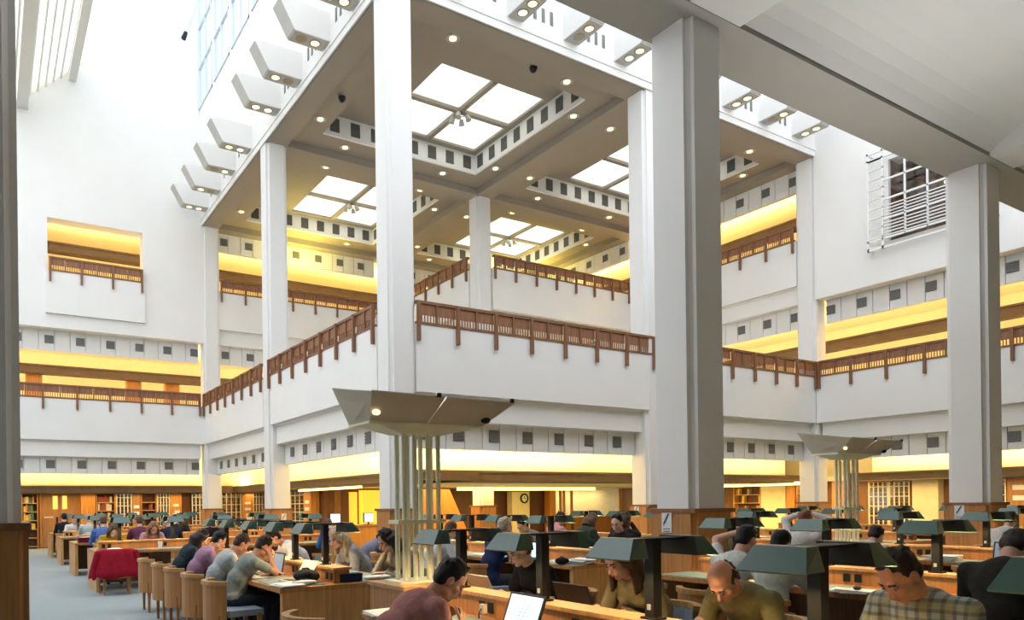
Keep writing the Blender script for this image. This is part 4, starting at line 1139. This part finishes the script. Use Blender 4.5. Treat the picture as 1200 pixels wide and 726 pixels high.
person(5.44, 2.1, 0, 'person in dark top hunched far forward at right, face hidden', (.03, .028, .022), (.03, .018, .012), 'short', 'fair', lean=15, pitch=58, s=1.05)
person(5.42, 7.55, 0, 'light-haired person in navy jumper left of the big near pillar', (.02, .03, .085), (.42, .34, .26), 'short', 'pale', lean=20, pitch=20)
person(5.40, 9.0, 0, 'person in white shirt leaning right, behind the tower lamps', (.60, .61, .63), BR, 'short', 'fair', lean=34, pitch=30)
person(5.35, 11.0, 0, 'person in violet-grey top slumped low over the desk in second row', (.20, .20, .28), DK, 'short', 'fair', lean=52, pitch=60)
person(7.92, 7.6, PI, 'dark-haired man in black top facing forward beside the big pillar', (.02, .02, .02), BLK, 'short', 'pale', lean=16, pitch=24, yaw=20)
person(7.9, 9.55, PI, 'dark-haired person in grey top looking down behind the second-row lamps', (.2, .2, .2), BLK, 'short', 'fair', lean=28, pitch=40)
# third row
person(9.2, 9.1, 0, 'dark-haired woman in black leaning on her hand, left of the big pillar', (.025, .022, .022), (.045, .022, .012), 'bob', 'fair', lean=18, pitch=20, sex='f', handR='head')
person(9.2, 9.95, 0, 'brown-haired person in dark green top seen from behind lamps', (.05, .06, .045), BR, 'bob', 'fair', lean=20, pitch=30, sex='f')
person(9.2, 10.8, 0, 'dark-haired person in pink top far behind the second-row lamps', (.55, .25, .25), BLK, 'short', 'fair', lean=20, pitch=24)
person(9.15, 5.72, 0, 'person in white patterned top with both hands raised to head', (.62, .6, .58), (.2, .08, .05), 'short', 'ruddy', lean=8, pitch=10, handL='crown', handR='crown')
person(9.05, 4.95, 0, 'person in white shirt reaching across the desk beside far uplighter tower', (.64, .62, .60), DK, 'short', 'fair', lean=44, pitch=40)
person(12.85, 4.9, 0, 'person in white top at the right edge, right of the pillar', (.64, .62, .6), DK, 'short', 'fair', lean=26, pitch=30)
# left rows (desks along X): near side faces +Y, far side faces -Y
person(6.0, 13.62, PI / 2, 'person in bright blue T-shirt seen from behind, beyond the grey shirts', (.02, .12, .36), BR, 'short', 'fair', lean=34, pitch=40)
person(2.1, 15.9, -PI / 2, 'brown-haired person with yellow item, facing us behind the red jacket', (.5, .32, .03), BR, 'bob', 'fair', lean=40, pitch=44)
person(2.85, 15.9, -PI / 2, 'pink-topped reader with long light brown hair behind the red jacket', (.5, .3, .32), (.22, .12, .06), 'long', 'fair', lean=34, pitch=44, sex='f')
person(4.1, 15.9, -PI / 2, 'dark-haired reader in black facing us, nearest left row, far side', (.02, .02, .02), BLK, 'short', 'fair', lean=18, pitch=22)
person(2.15, 17.15, PI / 2, 'person in bright blue shirt seen from behind on the second left row', (.08, .16, .42), BR, 'short', 'fair', lean=18, pitch=24)
person(2.9, 17.15, PI / 2, 'person in maroon top seen from behind on the second left row', (.13, .04, .07), BR, 'short', 'fair', lean=22, pitch=24)
person(3.55, 17.15, PI / 2, 'person wearing a green cap and navy top on the second left row', (.02, .025, .05), (.05, .32, .09), 'cap', 'fair', lean=28, pitch=30, yaw=60)
person(4.2, 19.6, -PI / 2, 'pale-faced reader in dark top facing us on the second left row', (.03, .03, .035), DK, 'short', 'pale', lean=16, pitch=18)
person(2.25, 20.75, PI / 2, 'person in striped grey shirt seen from behind on the third left row', (.4, .4, .4), GY, 'short', 'fair', lean=18, pitch=20, topmat=M['stripe'])
person(2.1, 23.2, -PI / 2, 'man in white shirt facing us on the third left row', (.66, .67, .68), DK, 'short', 'fair', lean=22, pitch=26)
person(1.95, 24.25, PI / 2, 'person in black suit seen from behind on the farthest left row', (.015, .016, .02), BLK, 'short', 'fair', lean=14, pitch=16)
# ================================================================ CHAIRS IN PLACE
ch_grp = 'round-backed oak library chairs'
for (x, y, r, lab) in [
    (2.13, 7.45, 0, 'oak library chair of the man in the grey-green T-shirt'), (2.13, 8.38, 0, 'oak library chair of the man in the pale grey shirt'),
    (2.13, 9.32, 0, 'oak library chair of the man in the purple shirt'), (2.13, 10.12, 0, 'oak library chair of the woman in black at left'),
    (2.13, 11.15, 0, 'empty oak library chair, farthest in the left foreground row'),
    (2.0, 4.72, 0, 'empty oak chair with blue seat beside the man in pink'), (1.92, 3.65, 0, 'oak library chair under the man in dusty pink'),
    (4.12, 2.86, PI, 'oak library chair with blue pad behind the olive jacket'), (4.12, 1.80, PI, 'oak library chair behind the checked shirt'),
    (4.12, 3.68, PI, 'oak library chair with blue pad behind the khaki-topped woman'), (4.14, 4.74, PI, 'oak library chair with blue pad behind the black-shirted woman'),
    (4.12, 7.0, PI, 'oak library chair of the woman resting her chin'), (4.12, 8.3, PI, 'oak library chair of the blonde woman'), (4.1, 10.25, PI, 'oak library chair of the white patterned top'),
    (5.32, 4.78, 0, 'big empty oak chair in front of the near pillar, back to us'), (5.30, 4.1, 0, 'oak library chair of the person with a hand on head'),
    (5.16, 3.5, 0, 'oak library chair under the white printed T-shirt'), (5.3, 2.2, 0, 'oak library chair under the hunched dark-topped person'), (5.3, 1.35, 0, 'oak chair with dark rim at the lower right corner'),
    (5.3, 7.5, 0, 'oak library chair under the navy jumper'), (5.3, 9.0, 0, 'oak library chair of the white-shirted man behind the tower'), (5.25, 11.0, 0, 'oak library chair of the slumped violet top'), (5.3, 10.0, 0, 'empty oak chair between the white shirt and violet top'),
    (8.0, 7.6, PI, 'oak library chair of the dark man beside the big pillar'), (8.0, 9.55, PI, 'oak library chair of the grey-topped reader'),
    (9.1, 9.1, 0, 'oak library chair of the woman leaning on her hand'), (9.1, 9.95, 0, 'oak library chair of the dark green top'), (9.1, 10.8, 0, 'oak library chair of the pink top'),
    (9.05, 5.72, 0, 'oak library chair of the person with raised hands'), (8.95, 4.95, 0, 'oak library chair of the reaching white shirt'), (9.1, 3.6, 0, 'empty oak chair at the desk before the far tower'),
    (12.75, 4.9, 0, 'oak library chair at the right edge'),
    (6.0, 13.5, PI / 2, 'oak library chair of the bright blue T-shirt'), (2.1, 15.98, -PI / 2, 'oak library chair behind the yellow item'), (2.85, 15.98, -PI / 2, 'oak library chair of the pink-topped reader'), (4.1, 15.98, -PI / 2, 'oak library chair of the black-clad reader facing us'),
    (3.05, 13.75, PI / 2, 'empty oak chair on the nearest left row beside the red jacket'),
    (2.15, 17.05, PI / 2, 'oak library chair of the bright blue shirt'), (2.9, 17.05, PI / 2, 'oak library chair of the maroon top'), (3.55, 17.05, PI / 2, 'oak library chair of the green cap'), (4.2, 19.7, -PI / 2, 'oak library chair of the pale-faced reader'),
    (2.25, 20.65, PI / 2, 'oak library chair of the striped shirt'), (2.1, 23.3, -PI / 2, 'oak library chair of the white-shirted man at left'), (1.95, 24.15, PI / 2, 'oak library chair of the black suit')]:
    chair(x, y, r, lab, ch_grp)
RC_ = chair(1.88, 13.72, PI / 2, 'oak library chair carrying the red jacket at the left', ch_grp)
# red jacket draped over that chair: front and back falls over the rim
def jacket():
    mb = MB(); n = 18; rows = []
    rj = random.Random(5)
    for k, (z, off, w) in enumerate(((.30, -.075, 1.06), (.42, -.07, 1.05), (.55, -.055, 1.03), (.68, -.045, 1.0), (.765, -.03, .97), (.785, .0, .95), (.77, .035, .93), (.66, .05, .9), (.55, .055, .88))):
        row = []
        for i in range(n + 1):
            u = i / n * 2 - 1
            a = PI + u * 1.35
            r = .30 - off + .012 * math.sin(u * 11 + k) * (1.5 - z) 
            x = math.cos(a) * r; y = math.sin(a) * r * 1.08 * w
            row.append((x, y, z + .02 * math.sin(u * 7) * (z < .4) - .03 * abs(u) ** 3 * (z > .6)))
        rows.append(row)
    vs = [p for r in rows for p in r]
    fs = []
    for k in range(len(rows) - 1):
        for i in range(n): a = k * (n + 1) + i; fs.append((a, a + 1, a + n + 2, a + n + 1))
    mb.add(vs, fs); return mb
M['redcloth'] = pbr('red_wool', (.34, .012, .03), .9, var=.15, scale=14, bump=.4, spec=.15)
jk = thing('red_jacket', 'crimson red jacket draped over the chair back at the left', 'jacket', (1.88, 13.72, 0), PI / 2)
o = jacket().build('body', M['redcloth'], jk, smooth=True)
sd = o.modifiers.new('thick', 'SOLIDIFY'); sd.thickness = .012; sd.offset = 0
for s_ in (-1, 1):
    sl = PB(); sl.cap((-.22, s_ * .30, .72), (-.20, s_ * .36, .50), .055, .05); sl.cap((-.20, s_ * .36, .50), (-.17, s_ * .36, .30), .05, .042)
    sl.build('sleeve', M['redcloth'], jk, .02, 2)

# ================================================================ THINGS ON THE DESKS
DT = .727
def laptop(x, y, rot, label, open_deg=105, w=.33, d=.23, on=True, col='black', z=DT, scr='screen'):
    t = thing('laptop', label, 'laptop', (x, y, z), rot)          # reader sits towards local -X, screen faces -X
    MB().box(-d / 2, d / 2, -w / 2, w / 2, 0, .018).build('base', M[col], t)
    MB().box(-d / 2 + .04, d / 2 - .03, -w / 2 + .02, w / 2 - .02, .018, .021).build('keyboard', M['dark'] if col != 'black' else M['black'], t)
    a = math.radians(open_deg - 90); L = .225
    ax, az = math.sin(a), math.cos(a)
    b = (d / 2 - .005, .018)
    def P(u, v, k): return (b[0] + ax * v + az * k, u, b[1] + az * v - ax * k)
    lid = MB().hexa([P(-w / 2, 0, 0), P(w / 2, 0, 0), P(w / 2, 0, .01), P(-w / 2, 0, .01), P(-w / 2, L, 0), P(w / 2, L, 0), P(w / 2, L, .01), P(-w / 2, L, .01)]).build('lid', M[col], t)
    m = .016
    if on and scr == 'screendim': MB().poly([P(-w / 2 + m, m, -.001), P(-w / 2 + m, L - m, -.001), P(w / 2 - m, L - m, -.001), P(w / 2 - m, m, -.001)]).build('screen', M[scr], lid)
    elif on:
        sc = MB().poly([P(-w / 2 + m, m, -.001), P(-w / 2 + m, L - m, -.001), P(w / 2 - m, L - m, -.001), P(w / 2 - m, m, -.001)]).build('screen', M[scr], lid)
        MB().poly([P(-w / 2 + .08, .03, -.002), P(-w / 2 + .08, L - .05, -.002), P(w / 2 - .06, L - .05, -.002), P(w / 2 - .06, .03, -.002)]).build('page', M['screenpage'], lid)
        for i in range(5): MB().poly([P(-w / 2 + .1, L - .075 - i * .022, -.003), P(-w / 2 + .1, L - .071 - i * .022, -.003), P(w / 2 - .09 - .03 * (i % 2), L - .071 - i * .022, -.003), P(w / 2 - .09 - .03 * (i % 2), L - .075 - i * .022, -.003)]).build('text_line', M['screenink'], lid)
    return t
M['screenpage'] = emit('screen_page', (.72, .88, .92), 1.0); M['screenink'] = pbr('screen_ink', (.2, .35, .4), .5)
M['screendim'] = emit('screen_dim', (.16, .22, .30), .5)
M['silver'] = pbr('silver_plastic', (.48, .47, .43), .4, .3, var=.03)
M['ivory'] = pbr('ivory_plastic', (.72, .66, .5), .5, var=.03)
laptop(2.56, 3.44, 0, 'open laptop with lit screen in front of the man in pink', 112)
laptop(3.46, 3.66, PI, 'black laptop seen from behind before the long-haired woman', 108, on=False)
laptop(3.44, 4.68, PI, 'thin grey laptop lid seen from behind before the black-shirted woman', 118, on=False, col='silver')
laptop(2.66, 7.95, 0, 'dark laptop with blue-grey screen before the man in grey-green', 100, scr='screendim')
laptop(2.62, 7.02, 0.2, 'small ivory netbook beside the grey-green T-shirt man', 125, w=.26, d=.19, on=False, col='ivory')
laptop(10.05, 3.78, 0, 'black laptop with dark blue screen at right, before the right pillar', 104, w=.36, scr='screendim')
laptop(6.15, 7.62, 0, 'slim laptop with white screen edge before the navy jumper', 100, w=.3)
def sheets(x, y, rot, label, n=3, w=.21, d=.297, z=DT, col='paper', cat='papers', name='paper_stack', thick=.006):
    t = thing(name, label, cat, (x, y, z), rot)
    rs = random.Random(sum(map(ord, label)))
    for i in range(n):
        mb = MB(); dx, dy, a = rs.uniform(-.04, .04), rs.uniform(-.05, .05), rs.uniform(-.25, .25)
        c_, s_ = math.cos(a), math.sin(a)
        q = [(u * c_ - v * s_ + dx, u * s_ + v * c_ + dy) for u, v in ((-w / 2, -d / 2), (w / 2, -d / 2), (w / 2, d / 2), (-w / 2, d / 2))]
        z0 = i * thick
        mb.hexa([(a_, b_, z0) for a_, b_ in q] + [(a_, b_, z0 + thick * .9 + (.008 if k == i % 4 else 0)) for k, (a_, b_) in enumerate(q)])
        mb.build('sheet', M[col], t)
    return t
def softbag(x, y, label, col, rx, ry, rz, z=DT, cat='bag', name='bag', lumps=7):
    t = thing(name, label, cat, (x, y, z)); b = PB(); rs = random.Random(sum(map(ord, label)))
    b.ell((0, 0, rz * .5), rx, ry, rz * .5)
    for i in range(lumps):
        a = rs.uniform(0, 6.28); b.ell((math.cos(a) * rx * .6, math.sin(a) * ry * .6, rz * rs.uniform(.35, .6)), rx * .42, ry * .42, rz * .36)
    b.build('body', cloth(col), t, .014, 3)
    h = MB().tube([(-rx * .4, 0, rz * .85), (-rx * .2, .02, rz * 1.05), (rx * .2, .02, rz * 1.05), (rx * .4, 0, rz * .85)], .008, 6).build('strap', M['black'], t)
    return t
def box_thing(name, label, cat, x, y, sx, sy, sz, mat, rot=0, z=DT, lid=None):
    t = thing(name, label, cat, (x, y, z), rot)
    MB().box(-sx / 2, sx / 2, -sy / 2, sy / 2, 0, sz).build('body', mat, t)
    MB().box(-sx / 2 - .003, sx / 2 + .003, -sy / 2 - .003, sy / 2 + .003, sz * .8, sz + .004).build('cover', lid or mat, t)
    return t
softbag(2.72, 6.93, 'black bag lying on the end of the far desk', (.012, .012, .013), .13, .17, .13, lumps=9)
sheets(2.44, 6.74, 0, 'white papers by the elbow of the grey-green T-shirt man', 3)
softbag(2.62, 6.72, 'crumpled white cloth on the corner of the far desk end', (.7, .68, .64), .14, .07, .045, cat='cloth', name='cloth', lumps=10)
box_thing('pencil_case', 'dark blue box on the desk end before the blonde woman', 'box', 3.10, 6.72, .24, .09, .075, cloth((.015, .025, .09)), lid=cloth((.015, .025, .09)))
softbag(3.40, 6.70, 'white soft pillow-like pad before the woman resting her chin', (.62, .63, .63), .17, .09, .05, cat='cushion', name='book_cushion', lumps=4)
sheets(3.45, 9.3, 0, 'stack of open books and papers under lamps before the blonde woman', 6, thick=.012)
sheets(6.35, 6.86, .3, 'untidy white paper heap on the desk end left of pillar', 7, thick=.008)
softbag(6.08, 6.92, 'round black bag on the desk end behind the black laptop', (.01, .01, .016), .09, .09, .085)
sheets(6.05, 3.32, .2, 'white papers on the second-row desk behind the checked shirt', 4)
sheets(10.0, 4.45, .1, 'white paper heap on the desk left of the dark laptop', 6, thick=.01)
mo = thing('computer_mouse', 'small black mouse on second-row papers', 'mouse', (6.05, 3.3, DT + .03), .2)
MB().ell((0, 0, .012), .05, .03, .018).build('shell', M['black'], mo, smooth=True)
MB().ell((.02, 0, .026), .008, .004, .006).build('wheel', M['grey'], mo, smooth=True)
sheets(2.33, 4.55, 0, 'blue-white papers before the empty blue chair beside pink man', 3)
box_thing('ring_binder', 'maroon binder with papers on the aisle end of the left rows', 'binder', 1.85, 17.9, .30, .25, .1, cloth((.14, .01, .02)))
sheets(1.86, 17.9, 0, 'white sheets lying on the maroon binder', 2, z=DT + .106)
cp = thing('paper_cup', 'white paper cup on the red-jacket desk', 'cup', (2.75, 14.35, DT))
MB().cyl((0, 0, 0), (0, 0, .11), .03, .042, 14).build('body', M['paper'], cp); MB().cyl((0, 0, .11), (0, 0, .12), .045, .043, 14).build('lid', M['paper'], cp)
for i, (x, y, lab) in enumerate(((1.95, 14.4, 'loose papers left of the red jacket'), (2.45, 18.95, 'open papers on the second left row'), (3.2, 18.0, 'papers under the lamps of the second left row'), (2.3, 21.6, 'papers on the third left row'), (6.25, 8.85, 'papers before the white-shirted man behind the tower'), (9.98, 6.9, 'papers on the third row behind the tower'), (10.0, 9.0, 'papers before the woman leaning on her hand'), (9.95, 5.05, 'papers before the reaching white shirt'), (13.7, 4.6, 'papers at the right edge desk'))):
    sheets(x, y, 0, lab, 3)
box_thing('book_box', 'white laptop-sized box with dark stripe on the nearest left row', 'box', 4.05, 15.1, .32, .22, .09, M['paper'], lid=M['dark'])
# cables heaped by the divider of the nearest desk
cb = thing('cable_coil', 'dark olive cable heap on the nearest desk below the second lamp', 'cable', (2.72, 3.1, DT))
for k in range(4):
    pts = [(.05 * math.cos(i * .5) * (1 + .2 * k), .09 * math.sin(i * .5) + k * .05 - .08, .02 + .012 * k + .01 * math.sin(i)) for i in range(14)]
    MB().tube(pts, .011, 6).build('loop', M['dark'] if k % 2 else cloth((.10, .09, .05)), cb, smooth=True)
pl = thing('power_plug', 'white plug with black cable in the divider behind pink man', 'plug', (2.868, 4.05, .785))
MB().box(-.03, 0, -.025, .025, -.03, .03).build('body', M['ivory'], pl); MB().tube([(-.03, 0, 0), (-.06, -.01, -.03), (-.07, -.03, -.055)], .006, 6).build('cable', M['black'], pl)

# issue counter with two lit monitors beyond the lamps
ct = thing('issue_counter', 'orange oak counter with monitors left of the central corner pillar', 'counter', (8.75, 18.2, 0))
MB().box(-.95, 1.6, -.3, .3, 0, .90).build('front', M['orange'], ct); MB().box(-1.0, 1.65, -.34, .34, .90, .94).build('top', M['oak'], ct)
for (x, lab) in ((7.95, 'lit white monitor on the counter, left one'), (8.95, 'lit white monitor on the counter, right one')):
    mt = thing('monitor', lab, 'monitor', (x, 18.1, .94), .35)
    MB().box(-.12, .12, -.06, .1, 0, .015).build('foot', M['black'], mt); MB().box(-.02, .02, 0, .03, .015, .12).build('stem', M['black'], mt)
    pn = MB().box(-.19, .19, 0, .04, .06, .32).build('bezel', M['black'], mt)
    MB().box(-.175, .175, -.003, 0, .075, .305).build('screen', M['screen'], pn)
